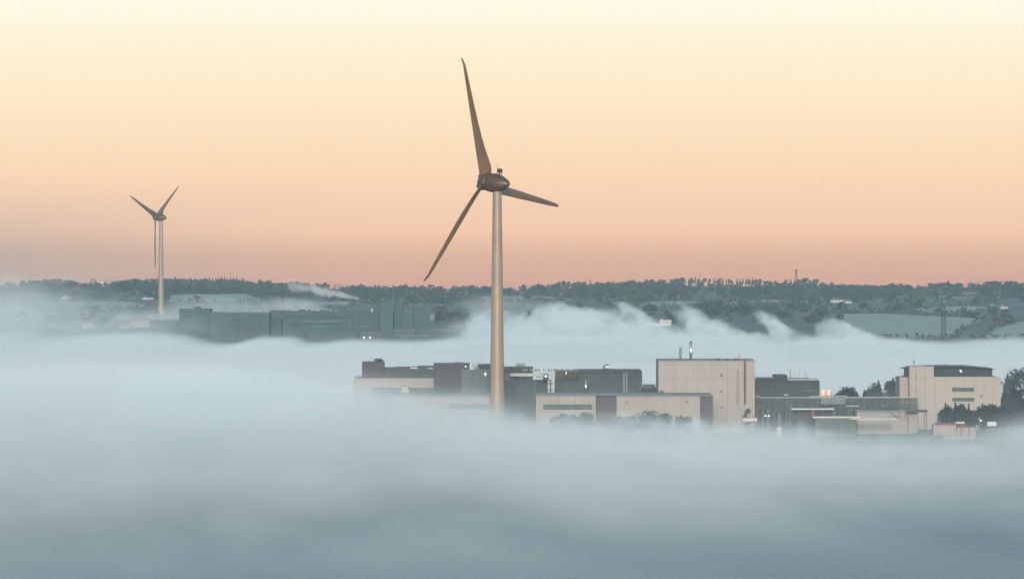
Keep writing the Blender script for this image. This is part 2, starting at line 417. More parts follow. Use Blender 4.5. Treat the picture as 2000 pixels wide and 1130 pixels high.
# ------------------------------------------------------------------ wind turbines
def make_turbine(D, px, ground, hub_y, rotor_px, yaw_deg, tilt_deg, phases, label):
    base = Vector((X(px, D), D, ground))
    t = thing('wind_turbine', base, label, 'wind turbine', 'wind turbines')
    th, ti = R(yaw_deg), R(tilt_deg)
    hor = Vector((-math.sin(th), math.cos(th), 0))            # horizontal part of the rotor axis, nose first
    a = (hor * math.cos(ti) + Vector((0, 0, 1)) * math.sin(ti)).normalized()
    h = Vector((math.cos(th), math.sin(th), 0)); vv = (Vector((0, 0, 1)) * math.cos(ti) - hor * math.sin(ti)).normalized()
    hz = Z(hub_y, D)
    hub = Vector((base.x, base.y, hz)) + hor * 6.7
    top = hz - 2.6
    # tower
    prof = []
    Ht = top - ground
    for k in range(25):
        q = k / 24
        r = 3.15 - 1.45 * (q ** .85) + .9 * max(0, .16 - q) / .16 * .5
        prof.append((q * Ht, r))
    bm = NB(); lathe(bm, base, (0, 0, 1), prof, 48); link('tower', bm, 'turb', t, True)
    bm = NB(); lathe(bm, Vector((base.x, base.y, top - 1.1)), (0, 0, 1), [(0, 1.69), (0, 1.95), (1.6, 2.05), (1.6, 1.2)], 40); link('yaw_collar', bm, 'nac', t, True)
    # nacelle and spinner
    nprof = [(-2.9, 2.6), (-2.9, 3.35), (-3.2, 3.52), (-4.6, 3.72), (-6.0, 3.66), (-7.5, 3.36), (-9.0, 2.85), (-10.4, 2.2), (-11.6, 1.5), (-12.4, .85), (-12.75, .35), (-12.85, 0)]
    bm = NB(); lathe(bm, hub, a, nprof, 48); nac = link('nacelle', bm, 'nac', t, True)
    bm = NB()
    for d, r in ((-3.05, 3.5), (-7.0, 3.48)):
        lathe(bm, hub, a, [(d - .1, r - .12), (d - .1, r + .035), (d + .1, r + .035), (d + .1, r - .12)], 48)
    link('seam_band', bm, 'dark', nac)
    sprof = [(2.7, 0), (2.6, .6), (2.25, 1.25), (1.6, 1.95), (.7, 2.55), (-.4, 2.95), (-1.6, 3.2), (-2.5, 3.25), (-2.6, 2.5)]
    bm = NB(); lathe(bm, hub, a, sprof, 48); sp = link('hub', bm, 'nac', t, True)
    # cooler, mast and rails on the nacelle back
    side = a.cross(Vector((0, 0, 1))).normalized(); up = side.cross(a).normalized()
    def nl(d, s_, u_): return hub + a * d + side * s_ + up * u_
    bm = NB()
    def obox(bm, d0, d1, s0, s1, u0, u1):
        vs = [bm.verts.new(nl(d, s_, u_)) for d in (d0, d1) for s_ in (s0, s1) for u_ in (u0, u1)]
        for q in ((0,1,3,2),(4,6,7,5),(0,4,5,1),(2,3,7,6),(0,2,6,4),(1,5,7,3)): bm.faces.new([vs[i] for i in q])
    obox(bm, -8.4, -6.9, -.7, .7, 4.1, 5.6)
    for d in (-8.3, -7.0):
        for s_ in (-.6, .6): tube(bm, [nl(d, s_, 2.6), nl(d, s_, 4.15)], .16, 6)
    bmesh.ops.recalc_face_normals(bm, faces=bm.faces)
    link('cooler', bm, 'dark', t)
    bm = NB()
    tube(bm, [nl(-6.0, .5, 3.4), nl(-6.0, .5, 7.0)], .07, 5); tube(bm, [nl(-6.3, .5, 6.9), nl(-5.6, .5, 6.9)], .06, 5)
    tube(bm, [nl(-9.3, -.6, 2.6), nl(-9.3, -.6, 4.4)], .06, 5); tube(bm, [nl(-9.8, -.6, 4.4), nl(-8.8, -.6, 4.4)], .06, 5)
    link('wind_vane', bm, 'dark', t)
    bm = NB(); obox(bm, -6.6, -5.0, 3.45, 3.72, -.7, .7) ; obox(bm, -6.6, -5.0, -3.72, -3.45, -.7, .7)
    bmesh.ops.recalc_face_normals(bm, faces=bm.faces); link('hatch', bm, 'nac', nac)
    # blades
    for ph in phases:
        p = R(ph)
        s = h * math.sin(p) + vv * math.cos(p)
        tt = h * math.cos(p) - vv * math.sin(p)
        bm = NB(); rings = []
        st = [(2.6,4.5,-1.1,44,1.7),(4,4.9,-1.05,42,1.6),(6,4.95,-1.0,38,1.45),(9,4.6,-1.0,31,1.25),(13,4.05,-1.0,24,1.05),(18,3.6,-.98,17,.88),(24,3.2,-.92,12,.7),(31,2.7,-.82,8,.55),(38,2.2,-.68,5,.42),(44,1.75,-.55,4,.32),(47.5,1.35,-.42,3,.24),(49.3,1.0,-.25,3,.16),(50.3,.5,-.05,3,.08)]
        for r, ch, le, be, thk in st:
            be = R(be)
            c = tt * math.cos(be) - a * math.sin(be); nrm = c.cross(s).normalized()
            bend = a * (.8 * max(0, (r - 47.2) / 3.1) ** 1.6)
            cen = hub + s * r + bend
            ring = []
            NP = 14
            for k in range(NP):
                ang = k / NP * math.tau
                u = .5 - .5 * math.cos(ang)                                   # 0 leading edge, 1 trailing
                y = thk * .5 * (2.6 * math.sqrt(max(u, 0)) * (1 - u) ** .9) * (1 if ang < math.pi else -.75)
                ring.append(bm.verts.new(cen + c * (le + ch * u) + nrm * y))
            rings.append(ring)
        for q, w in zip(rings, rings[1:]):
            for k in range(len(q)): bm.faces.new((q[k], q[(k + 1) % len(q)], w[(k + 1) % len(q)], w[k]))
        bm.faces.new(rings[0][::-1]); bm.faces.new(rings[-1])
        bmesh.ops.recalc_face_normals(bm, faces=bm.faces)
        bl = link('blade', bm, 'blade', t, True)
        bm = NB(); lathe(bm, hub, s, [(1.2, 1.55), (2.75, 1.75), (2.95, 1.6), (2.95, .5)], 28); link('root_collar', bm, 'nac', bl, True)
    return t
make_turbine(2000, 971, G, 355, 943, 52, 4.1, (-20, 100, -140), 'large bronze-lit wind turbine standing in front of the near works')
make_turbine(4940, 314.5, 24, 423.5, 302, 62, 4.1, (-67.4, 52.6, 172.6), 'small distant wind turbine behind the fog, its lowest blade hanging straight down')

# ------------------------------------------------------------------ near works
def bld(name, px, D, label, cat='building', group='buildings of the near works'):
    return thing(name, (X(px, D), D, G), label, cat, group)
def pp(parent, name, material, *boxes, D=None, depth=None, label=None):
    bm = NB()
    for b in boxes: pbox(bm, *b)
    o = link(name, bm, material, parent)
    if label: o['label'] = label
    return o
def rail(parent, px0, px1, py0, py1, D, n, name='handrail', r=.09, material='pipe'):
    bm = NB()
    for k in range(n + 1):
        x = px0 + (px1 - px0) * k / n; tube(bm, [P(x, py0, D), P(x, py1, D)], r, 5)
    tube(bm, [P(px0, py0, D), P(px1, py0, D)], r, 5); tube(bm, [P(px0, (py0 + py1) / 2, D), P(px1, (py0 + py1) / 2, D)], r * .8, 5)
    return link(name, bm, material, parent)
def ptube(parent, name, material, pts, D, r, seg=10):
    bm = NB(); tube(bm, [P(x, y, D) for x, y in pts], r, seg); return link(name, bm, material, parent, True)

# long dark building at the left of the works
b = bld('long_building', 775, 2200, 'long low pale building with dark upper storey fading into fog, left of the works')
pp(b, 'wall', 'beige2', (690, 847, 738, None, 2200, 40))
pp(b, 'upper_storey', 'teal', (748.5, 846, 720, 737.7, 2203, 34), (770, 846, 717.5, 719.9, 2206, 28), (815, 846, 715, 717.4, 2210, 22))
pp(b, 'stair_tower', 'purple', (707, 748, 708, 737.7, 2201, 30), (706.6, 748.4, 707.2, 707.9, 2200.6, 31))
pp(b, 'annex', 'tealL', (728, 784, 758.5, None, 2188, 11.5), (799, 846, 759.5, None, 2188, 11.5))
pp(b, 'annex_roof', 'roof', (726, 786, 757.5, 758.4, 2187, 12.8), (797, 847, 758.4, 759.4, 2187, 12.8))
pp(b, 'entrance_bay', 'galv', (784.4, 798.6, 754, None, 2186, 13))
bm = NB(); lathe(bm, P(739.5, 708, 2212), (0, 0, 1), [(0, 1.0), (.6, 1.1), (.8, 1.5), (1.3, 2.3), (1.6, 1.6), (1.9, .3), (1.9, 0)], 20); link('roof_cowl', bm, 'dark', b, True)
for x in (708.5, 748): ptube(b, 'mast', 'pipe', [(x, 702 if x > 720 else 705), (x, 709)], 2206, .1, 5)
rail(b, 750, 812, 716.5, 719.5, 2215, 14)
pp(b, 'rooflight', 'white', (801, 816, 717.6, 719.4, 2204, 4), (836, 846, 718.4, 719.8, 2202.2, .7))

# plum block
b = bld('plum_block', 880, 2150, 'windowless dark plum block with a flat roof left of the big turbine tower')
pp(b, 'wall', 'purple', (847, 916, 711, None, 2150, 30))
pp(b, 'parapet', 'dark', (846.6, 916.4, 710.2, 710.9, 2149.6, 31))
rail(b, 888, 902, 706.8, 710.2, 2156, 5)
pp(b, 'wall_lamp', 'lampw', (908.6, 910.2, 714.2, 716, 2149.3, .6))
# teal block in front of it
b = bld('teal_block', 930, 2128, 'grey teal clad block with a small lamp just left of the big turbine tower')
pp(b, 'wall', 'tealL', (901, 956, 724, None, 2128, 18))
pp(b, 'side_bay', 'teal', (956.2, 985, 724.5, None, 2129, 17))
pp(b, 'parapet', 'roof', (900.6, 985.4, 723, 723.9, 2127.6, 18.8))
pp(b, 'wall_lamp', 'lampw', (947.2, 949, 727.6, 732.6, 2127.4, .5))
pp(b, 'rainwater_pipe', 'pipe', (947.4, 948.8, 733, 741, 2127.6, .3))
# block behind the tower
b = bld('plant_block', 985, 2185, 'dark flat block behind the big turbine tower with twin fans on its roof')
pp(b, 'wall', 'teal', (928, 1041, 717.5, None, 2185, 30))
pp(b, 'upper_storey', 'teal', (933, 975, 712, 717.3, 2187, 26))
bm = NB()
for x in (924, 926.5, 931, 933.5): tube(bm, [P(x, 708.5, 2183), P(x, 724, 2183)], .2, 6)
for y in (709.5, 714, 719): tube(bm, [P(923.5, y, 2183), P(934, y, 2183)], .16, 6)
link('pipe_frame', bm, 'pipeL', b)
for x in (1012.5, 1021.5):
    bm = NB(); lathe(bm, P(x, 714.5, 2188), (0, 0, 1), [(0, .55), (.1, .7), (.45, .95), (.7, .95), (1.25, .75), (1.3, .4), (1.3, 0)], 16)
    for q in (-2.4, 2.4): tube(bm, [P(x + q, 714.6, 2188), P(x + q, 721.5, 2188)], .16, 6)
    link('roof_fan', bm, 'pipeL', b, True)
pp(b, 'fan_deck', 'pipe', (1008, 1026, 714.8, 715.6, 2186, 3), (1008, 1026, 719.5, 720, 2186, 3))
# mid building with ducts
b = bld('duct_building', 1015, 2110, 'grey teal building with a long horizontal roof duct right of the big turbine tower')
pp(b, 'wall', 'teal', (985.5, 1046.5, 742.5, None, 2110, 14), label=None)
pp(b, 'corner_panel', 'far2', (1040, 1046.3, 744, None, 2109.4, .5))
pp(b, 'window', 'band', (1008, 1026.5, 755, 759.8, 2109.6, .3))
pp(b, 'plant_room', 'tealL', (985.5, 1012, 730, 742.3, 2112, 10), (1012.4, 1021, 736, 742.3, 2111, 10))
pp(b, 'plant_box', 'leafM', (1004, 1014, 736, 742, 2109.4, 2))
bm = NB(); pbox(bm, 996, 1083.5, 728.5, 734.6, 2106, 3.0); pbox(bm, 1076.5, 1083.4, 734.8, 771, 2106, 2.4); pbox(bm, 1069.5, 1074.2, 742.4, 771, 2106.6, 2.2)
link('duct', bm, 'galv', b)
bm = NB()
for y in (748, 760): pbox(bm, 1069, 1084, y, y + .8, 2105.6, 3)
link('duct_bracket', bm, 'dark', b)
ptube(b, 'silencer', 'silver', [(1066, 729), (1066, 741)], 2104.2, 1.15, 16)
pp(b, 'low_wing', 'teal', (1047, 1083.8, 742, None, 2114, 12))
pp(b, 'pipe_bridge', 'pipe', (1046.7, 1069, 735.4, 737.2, 2107, 2))
# big dark block
b = bld('dark_hall', 1170, 2150, 'large dark teal windowless hall with a pair of small silver stacks on the roof')
pp(b, 'wall', 'teal', (1128.5, 1254, 725, None, 2150, 45), (1084, 1128.3, 741.5, None, 2150, 44))
pp(b, 'parapet', 'dark', (1128.2, 1254.4, 724, 724.9, 2149.6, 46))
pp(b, 'cooling_unit', 'tealL', (1084, 1128.2, 722.5, 737, 2151, 8))
for x0, x1 in ((1086, 1093.5), (1094.5, 1103.5), (1108, 1116.5), (1117.5, 1126.5)): pp(b, 'louvre', 'dark', (x0, x1, 725.5, 735.5, 2150.6, .35))
ptube(b, 'silver_pipe', 'silver', [(1105.8, 722), (1105.8, 737)], 2149.6, .3)
pp(b, 'unit_deck', 'dark', (1084, 1130, 738, 739.2, 2148.5, 9))
ptube(b, 'wall_flue', 'silver', [(1144.2, 740.5), (1144.2, 771)], 2148.7, .62, 14)
pp(b, 'flue_bracket', 'dark', (1141.6, 1147, 748, 748.8, 2147.9, 2), (1141.6, 1147, 762, 762.8, 2147.9, 2))
for x in (1184, 1187.6): ptube(b, 'stack', 'silver', [(x, 710), (x, 724.5)], 2158, .34)
ptube(b, 'stack', 'pipe', [(1180.4, 712), (1180.4, 724.5)], 2158, .3); b.children[-1]['label'] = 'thin dark stack'
ptube(b, 'stack_brace', 'pipe', [(1174, 723.6), (1180.4, 713.5)], 2158, .14, 6)
rail(b, 1190, 1250, 721, 724, 2156, 12)
pp(b, 'panel_joint', 'tealL', (1128.6, 1253.8, 747.0, 747.5, 2149.85, .14)); pp(b, 'service_door', 'tealL', (1232, 1236, 761, 771, 2149.7, .25)); pp(b, 'vent', 'tealL', (1165, 1173, 733, 736.5, 2149.7, .25), (1196, 1204, 733, 736.5, 2149.7, .25))
for x_, w_ in ((1134, 6), (1150, 3), (1160, 8), (1199, 5), (1228, 7)): pp(b, 'roof_unit', 'teal', (x_, x_ + w_, 721.4, 723.9, 2168, 4))
pp(b, 'downpipe', 'galv', (1218, 1219.6, 727, None, 2149.5, .4), (1223.5, 1224.6, 727, None, 2149.5, .4))
bm = NB(); random.seed(3)
for k in range(26):
    x = random.uniform(1020, 1126); w = random.uniform(1, 4.5); hh = random.uniform(1, 3.4)
    pbox(bm, x, x + w, 722.3 - hh, 722.3 if x > 1084 else 724.5, 2162 + k * .8, .7)
link('rooftop_plant', bm, 'pipe', b)
# low link
b = bld('link_block', 1270, 2165, 'low dark link block between the teal hall and the tall beige block')
pp(b, 'wall', 'bottle', (1254.6, 1285.6, 757.5, None, 2165, 20))
pp(b, 'roof_edge', 'roof', (1254.6, 1285.6, 756.4, 757.3, 2164.6, 21))
pp(b, 'roof_unit', 'tealL', (1256.5, 1279, 750.5, 756.2, 2168, 6))
# low front buildings
b = bld('front_wing', 880, 2045, 'low beige wing half swallowed by fog left of the big turbine base')
pp(b, 'wall', 'beige', (770, 982, 773, None, 2045, 36))
pp(b, 'roof_edge', 'roof', (769, 983, 771, 772.9, 2044.4, 37))
pp(b, 'window', 'band', (878, 954, 788.5, 799, 2044.7, .25))
pp(b, 'sill', 'white', (876, 956, 800, 801, 2044.5, .45))
b = bld('front_building', 1200, 2040, 'long low beige front building with plum panels and a strip window')
pp(b, 'wall', 'beige', (1046.8, 1163.5, 772.5, None, 2040, 40), (1204.3, 1367.5, 773.5, None, 2040, 40))
pp(b, 'roof_edge', 'roof', (1046.3, 1204, 770.6, 772.3, 2039.4, 41), (1204.2, 1393, 771.2, 773.2, 2039.4, 41))
pp(b, 'window', 'band', (1061, 1156, 789, 800, 2039.7, .25))
pp(b, 'sill', 'white', (1059, 1158, 800.8, 801.8, 2039.5, .45))
pp(b, 'plum_panel', 'plum', (1163.8, 1204, 774, None, 2040.6, 36))
pp(b, 'plum_panel', 'plum', (1367.8, 1392.2, 773.5, None, 2040.6, 36))
for x_ in (1049.2, 1160.6, 1207, 1262, 1318, 1364.6): pp(b, 'downpipe', 'galv', (x_, x_ + .7, 774, None, 2039.7, .25))
for x_, w_ in ((1078, 5), (1092, 2.4), (1126, 7), (1220, 3), (1246, 6), (1275, 2.5), (1330, 4)): pp(b, 'roof_vent', 'galv', (x_, x_ + w_, 769.2 - (w_ > 4) * .8, 771.1, 2056, 2.4))
pp(b, 'vent', 'band', (1222, 1226, 783, 785.4, 2039.75, .22), (1340, 1344, 783, 785.4, 2039.75, .22))
pp(b, 'wall_light', 'white', (1308.6, 1310, 794, 795.6, 2039.6, .3))
# tall beige block
b = bld('tall_beige_block', 1380, 2090, 'tallest beige windowless block with two chimneys and a pink windsock')
pp(b, 'wall', 'beige', (1286, 1474, 704, None, 2090, 36))
pp(b, 'parapet', 'roof', (1285.6, 1474.4, 703, 703.9, 2089.6, 37))
for y in (731, 762, 794): pp(b, 'window', 'dark', (1407.8, 1410.6, y, y + 4, 2089.7, .25))
pp(b, 'louvre', 'band', (1288.5, 1296, 762, 766, 2089.7, .25))
pp(b, 'panel_joint', 'roof', (1286.2, 1473.8, 737.0, 737.35, 2089.85, .14)); pp(b, 'panel_joint', 'roof', (1312.6, 1313, 704.4, None, 2089.85, .14)); pp(b, 'panel_joint', 'roof', (1394.4, 1394.8, 704.4, None, 2089.85, .14))
pp(b, 'service_door', 'galv', (1424, 1429, 809, None, 2089.7, .25)); pp(b, 'wall_box', 'galv', (1430, 1433, 786, 790, 2089.5, .45))
ptube(b, 'bright_chimney', 'silver', [(1349.3, 668), (1349.3, 703.5)], 2098, .55, 16)
bm = NB(); lathe(bm, P(1349.3, 668.2, 2098), (0, 0, 1), [(0, .55), (.35, .45), (.5, .2), (.52, 0)], 16); link('chimney_cap', bm, 'pipe', b.children[-1], True)
bm = NB()
tube(bm, [P(1327.7, 678, 2098), P(1327.7, 703.4, 2098)], .18, 6); tube(bm, [P(1330.6, 678, 2098), P(1330.6, 703.4, 2098)], .18, 6)
for k in range(9): tube(bm, [P(1327.7, 679 + k * 2.9, 2098), P(1330.6, 679 + k * 2.9, 2098)], .1, 5)
pbox(bm, 1328.6, 1331.8, 694, 699, 2097, 1)
link('thin_chimney', bm, 'pipe', b)
bm = NB(); random.seed(8)
for k in range(30):
    x = random.uniform(1357, 1450); q = random.random()
    if q < .5: tube(bm, [P(x, 703.2, 2100 + k * .4), P(x, 703.2 - random.uniform(1.5, 5), 2100 + k * .4)], .1, 5)
    else: w = random.uniform(1, 3); pbox(bm, x, x + w, 703.2 - random.uniform(.8, 2.4), 703.3, 2100 + k * .5, .45)
tube(bm, [P(1380, 701, 2099), P(1402, 701, 2099)], .1, 5)
link('rooftop_plant', bm, 'pipe', b)
for x in (1404, 1419, 1437.5):
    bm = NB(); lathe(bm, P(x, 703.3, 2095), (0, 0, 1), [(0, .25), (.2, .3), (.35, .75), (.6, .6), (.75, 0)], 14); link('roof_cowl', bm, 'dark', b, True)
ptube(b, 'windsock_pole', 'pipe', [(1443.4, 703.5), (1443.4, 690)], 2092, .07, 6)
bm = NB(); lathe(bm, P(1444, 690.2, 2092), (P(1443.2, 699.5, 2092) - P(1445.2, 690.2, 2092)), [(0, .35), (.7, .3), (1.4, .24), (1.9, .17)], 12); link('windsock', bm, 'pink', b, True)
ptube(b, 'vent_pipe', 'dark', [(1453.4, 790), (1453.4, 706), (1454, 703), (1457, 702)], 2089.2, .08, 6)
ptube(b, 'vent_pipe', 'rust', [(1439.5, 790), (1439.5, 722)], 2089.3, .08, 6)
ptube(b, 'vent_pipe', 'dark', [(1441.8, 795), (1441.8, 720)], 2089.3, .06, 6)
bm = NB()
for k in range(26): tube(bm, [P(1454.4, 707 + 3.1 * k, 2089.4), P(1457, 707 + 3.1 * k, 2089.4)], .06, 4)
for x in (1454.4, 1457): tube(bm, [P(x, 705, 2089.4), P(x, 788, 2089.4)], .07, 4)
link('ladder', bm, 'dark', b)
bm = NB(); tube(bm, [P(1469.6, 703.5, 2092), P(1469.6, 699.6, 2092), P(1471.5, 699.6, 2092)], .08, 5); link('roof_lamp_post', bm, 'dark', b)
# green process building
b = bld('green_process_building', 1538, 2205, 'bottle green process building with aerials on its roof, right of the tall beige block')
pp(b, 'wall', 'bottle', (1474.6, 1515, 740, None, 2205, 30), (1538.4, 1600.8, 742, None, 2205, 30))
pp(b, 'stair_tower', 'bottle', (1515.2, 1538.2, 732.5, None, 2204, 28))
pp(b, 'roof_edge', 'pipeL', (1538.6, 1601, 740.6, 741.8, 2204.5, 31))
pp(b, 'roof_edge', 'dark', (1475, 1514.9, 738.8, 739.8, 2204.5, 31))
pp(b, 'window', 'glass', (1569, 1588, 753.2, 757.8, 2204.7, .25)); pp(b, 'window', 'pipe', (1568, 1590, 762, 763, 2204.6, .3))
pp(b, 'vent', 'pipeL', (1531, 1540, 769.6, 771.4, 2203.5, .4))
for x, y, r_, k_ in ((1543.6, 720.5, .2, 'rust'), (1551, 731, .08, 'dark'), (1560.5, 721, .07, 'pipe'), (1573, 722, .08, 'dark'), (1501.5, 728, .06, 'pipe'), (1479, 729, .06, 'pipe'), (1523, 725, .05, 'pipe')):
    ptube(b, 'aerial', k_, [(x, y), (x, 741)], 2212, r_, 6)
bm = NB()
for k in range(14):
    x = random.uniform(1546, 1578); pbox(bm, x, x + random.uniform(.6, 3), 740.5 - random.uniform(.8, 4), 740.5, 2208 + k, .6)
tube(bm, [P(1541, 737.6, 2210), P(1580, 738, 2210)], .12, 5)
for k in range(9):
    x = random.uniform(1476, 1512); pbox(bm, x, x + random.uniform(.8, 3), 738.7 - random.uniform(.5, 2.2), 738.7, 2208 + k, .6)
tube(bm, [P(1508, 738.8, 2208), P(1508, 733, 2208), P(1511, 733, 2208), P(1511, 738.8, 2208)], .1, 5)
link('rooftop_plant', bm, 'pipe', b)
# tanks
def vtank(x, label):
    t = thing('storage_tank', P(x, 777, 2165), label, 'tank', 'cream tanks by the pipe rack')
    bm = NB(); r = 5.1 * 2165 / F; zz = Z(762.2, 2165) - Z(779, 2165)
    lathe(bm, P(x, 779, 2165), (0, 0, 1), [(0, 0), (0, r), (zz, r)], 28); link('shell', bm, 'tank', t, True)
    bm = NB(); lathe(bm, P(x, 762.2, 2165), (0, 0, 1), [(.01, r + .05), (.2, r + .03), (.5, r * .4), (.55, 0)], 28); link('roof', bm, 'tank', t, True)
    bm = NB(); tube(bm, [P(x + 3, 778, 2165) - Vector((0, r, 0)), P(x + 3, 762, 2165) - Vector((0, r, 0))], .06, 5); link('ladder', bm, 'pipe', t)
    bm = NB()
    for q in (-1, 1):
        for w_ in (-1, 1): tube(bm, [P(x, 779, 2165) + Vector((q * r * .7, w_ * r * .7, .1)), Vector((X(x, 2165) + q * r * .7, 2165 + w_ * r * .7, G - .3))], .12, 6)
    link('stand', bm, 'pipe', t)
vtank(1608, 'cream upright storage tank beside the green process building'); vtank(1619, 'cream upright storage tank, the one nearer the trees')
# pipe rack
b = bld('pipe_rack', 1640, 2120, 'long steel pipe rack running from the beige block to the white office', 'pipe rack')
bm = NB()
for k in range(28):
    x = 1478 + k * 11.6; tube(bm, [P(x, 776, 2120), Vector((X(x, 2120), 2120, G - .3))], .16, 5)
    if k % 2: tube(bm, [P(x, 776, 2124), Vector((X(x, 2124), 2124, G - .3))], .16, 5)
for y in (777.5, 786, 794, 801): tube(bm, [P(1476, y, 2120), P(1792, y, 2120)], .14, 5)
link('frame', bm, 'pipe', b)
bm = NB()
tube(bm, [P(1476, 774, 2121), P(1482, 774, 2121), P(1484, 776.2, 2121), P(1640, 776, 2121), P(1796, 775.4, 2121)], .24, 8)
tube(bm, [P(1653, 792.6, 2119), P(1678, 792.6, 2119)], .3, 8)
tube(bm, [P(1654, 772.8, 2122), P(1600, 773.2, 2122), P(1580, 774, 2122)], .2, 8)
link('pipe', bm, 'pipeL', b)
bm = NB()
for i, y in enumerate((779.4, 781, 783, 788, 790.4, 796.2, 798)):
    tube(bm, [P(1477, y, 2121.5 + i * .3), P(1790, y, 2121.5 + i * .3)], .17, 6)
link('pipe', bm, 'pipe', b)
bm = NB()
for k in range(9):
    x = 1605 + k * 5.6
    tube(bm, [P(x, 778.8, 2118), P(x, 787.8, 2118)], .2, 5)
    if k < 8: tube(bm, [P(x, 787.6, 2118), P(x + 5.6, 779, 2118)], .14, 5)
for y in (779, 787.8): tube(bm, [P(1604, y, 2118), P(1651, y, 2118)], .16, 5)
link('lattice_girder', bm, 'pipeL', b)
rail(b, 1725, 1794, 792, 795, 2118.5, 16)
# dark process building behind the rack
b = bld('process_shed', 1635, 2150, 'dark pipe-cluttered process shed behind the long pipe rack')
pp(b, 'wall', 'bottle', (1475.5, 1800, 779, None, 2150, 18))
bm = NB(); random.seed(14)
for k in range(90):
    x = random.uniform(1477, 1795); y = random.uniform(782, 806); q = random.random()
    D_ = 2146 + random.uniform(-10, 3)
    if q < .5: tube(bm, [P(x, y, D_), Vector((X(x, D_), D_, G))], random.uniform(.12, .4), 6)
    elif q < .8: tube(bm, [P(x, y, D_), P(x + random.uniform(4, 26), y, D_)], random.uniform(.1, .28), 6)
    else: pbox(bm, x, x + random.uniform(2, 7), y, None, D_, 2)
link('process_pipework', bm, 'pipe', b)
bm = NB(); random.seed(15)
for k in range(46):
    x = random.uniform(1477, 1795); y = random.uniform(786, 808); q = random.random(); D_ = 2132 + random.uniform(-5, 3)
    if q < .4: tube(bm, [P(x, y, D_), P(x, y + random.uniform(3, 14), D_)], random.uniform(.1, .25), 6)
    elif q < .7: tube(bm, [P(x, y, D_), P(x + random.uniform(3, 14), y, D_)], random.uniform(.08, .16), 6)
    else: pbox(bm, x, x + random.uniform(1, 3.4), y, y + random.uniform(1, 3), D_, 1)
link('pale_pipework', bm, 'pipeL', b)
b = thing('process_column', P(1521.5, 816, 2110), 'slender pale process column by the tall beige block', 'process column')
bm = NB(); lathe(bm, Vector((X(1521.5, 2110), 2110, G - .2)), (0, 0, 1), [(0, .85), (3, .85), (3.2, .6), (6.5, .6), (6.7, .4), (7.6, .35), (7.7, 0)], 18); link('shell', bm, 'farL', b, True)
bm = NB()
for z_ in (G + 2.9, G + 4.8, G + 6.4): lathe(bm, Vector((X(1521.5, 2110), 2110, z_)), (0, 0, 1), [(0, .7), (0, 1.05), (.15, 1.05), (.15, .7)], 16)
link('platform', bm, 'pipe', b)
# canopies
b = thing('canopy', P(1587, 816, 2085), 'flat pale roofed canopy on posts with red end posts, by the process column', 'canopy')
pp(b, 'roof', 'white', (1546, 1629, 797.6, 799.6, 2085, 9))
bm = NB()
for x in (1548, 1566, 1606, 1626): tube(bm, [P(x, 799.6, 2086), Vector((X(x, 2086), 2086, G - .2))], .12, 6)
link('post', bm, 'pipe', b)
for x in (1586, 1589.6): ptube(b, 'red_post', 'rust', [(x, 799.6), (x, 813)], 2085.6, .2, 6)
pp(b, 'back_wall', 'bottle', (1547, 1628, 799.8, None, 2093, .5))
b = bld('low_store', 1715, 2075, 'low pale store with dark upper strip below the pipe rack')
pp(b, 'wall', 'beige2', (1674, 1792, 805, None, 2075, 16))
pp(b, 'roof_edge', 'pipe', (1673, 1793, 802.6, 804.8, 2074.4, 17))
pp(b, 'door', 'galv', (1716, 1717.4, 806.4, 813, 2074.7, .3), (1690, 1716, 805.8, 807.2, 2074.2, .7))
bm = NB(); tube(bm, [P(1739, 801, 2073), P(1743, 807, 2073), P(1748, 811, 2073), P(1753, 812.5, 2073)], .3, 8); link('chute', bm, 'galv', b, True)
for x in (1757, 1768): ptube(b, 'post', 'rust', [(x, 802), (x, 816)], 2073.5, .2, 6)
b = thing('loading_gantry', P(1790, 816, 2068), 'dark loading gantry on legs at the foot of the white office', 'gantry')
pp(b, 'deck', 'bottle', (1772, 1811.5, 799.8, 804.6, 2068, 4))
bm = NB()
for x in (1774, 1805, 1809.5): tube(bm, [P(x, 804.4, 2069), Vector((X(x, 2069), 2069, G - .2))], .16, 6)
link('leg', bm, 'pipe', b)
b = bld('low_roof_shed', 1640, 2050, 'very low shed with a long pale flat roof in front of the pipe rack')
pp(b, 'wall', 'tealL', (1592, 1672, 816, None, 2050, 8))
pp(b, 'roof', 'white', (1588, 1682, 813.6, 815.8, 2049, 10), (1660, 1752, 817.6, 819, 2047, 9))
# white office at right
b = bld('white_office', 1865, 2130, 'off-white panelled office block with dark glazed top floor at the right')
pp(b, 'wall', 'cream', (1776.3, 1954.3, 736.5, None, 2130, 34))
pp(b, 'stair_tower', 'cream', (1776.3, 1824, 715.4, 736.3, 2130.1, 20))
pp(b, 'side_wing', 'cream', (1757, 1776, 736.2, None, 2136, 24))
pp(b, 'top_floor', 'glass', (1824.3, 1938, 718.5, 736.3, 2131.5, 28), (1772.5, 1776, 718.5, 736, 2136, 20))
pp(b, 'coping', 'white', (1824.4, 1954.6, 735.8, 736.4, 2129.8, .9))
bm = NB()
n = 18; up_ = []; lo_ = []
for k in range(n + 1):
    x = 1768 + (1943 - 1768) * k / n; q = (x - 1855) / 88
    top_ = 714.2 + 6.0 * q * q; bot = top_ + 1.0 + 2.6 * (1 - q * q)
    up_.append([bm.verts.new(P(x, top_, 2131)+ Vector((0, d, 0))) for d in (-.6 if x > 1824 else .9 + 20, 30)])
    lo_.append([bm.verts.new(P(x, bot, 2131) + Vector((0, d, 0))) for d in (-.6 if x > 1824 else .9 + 20, 30)])
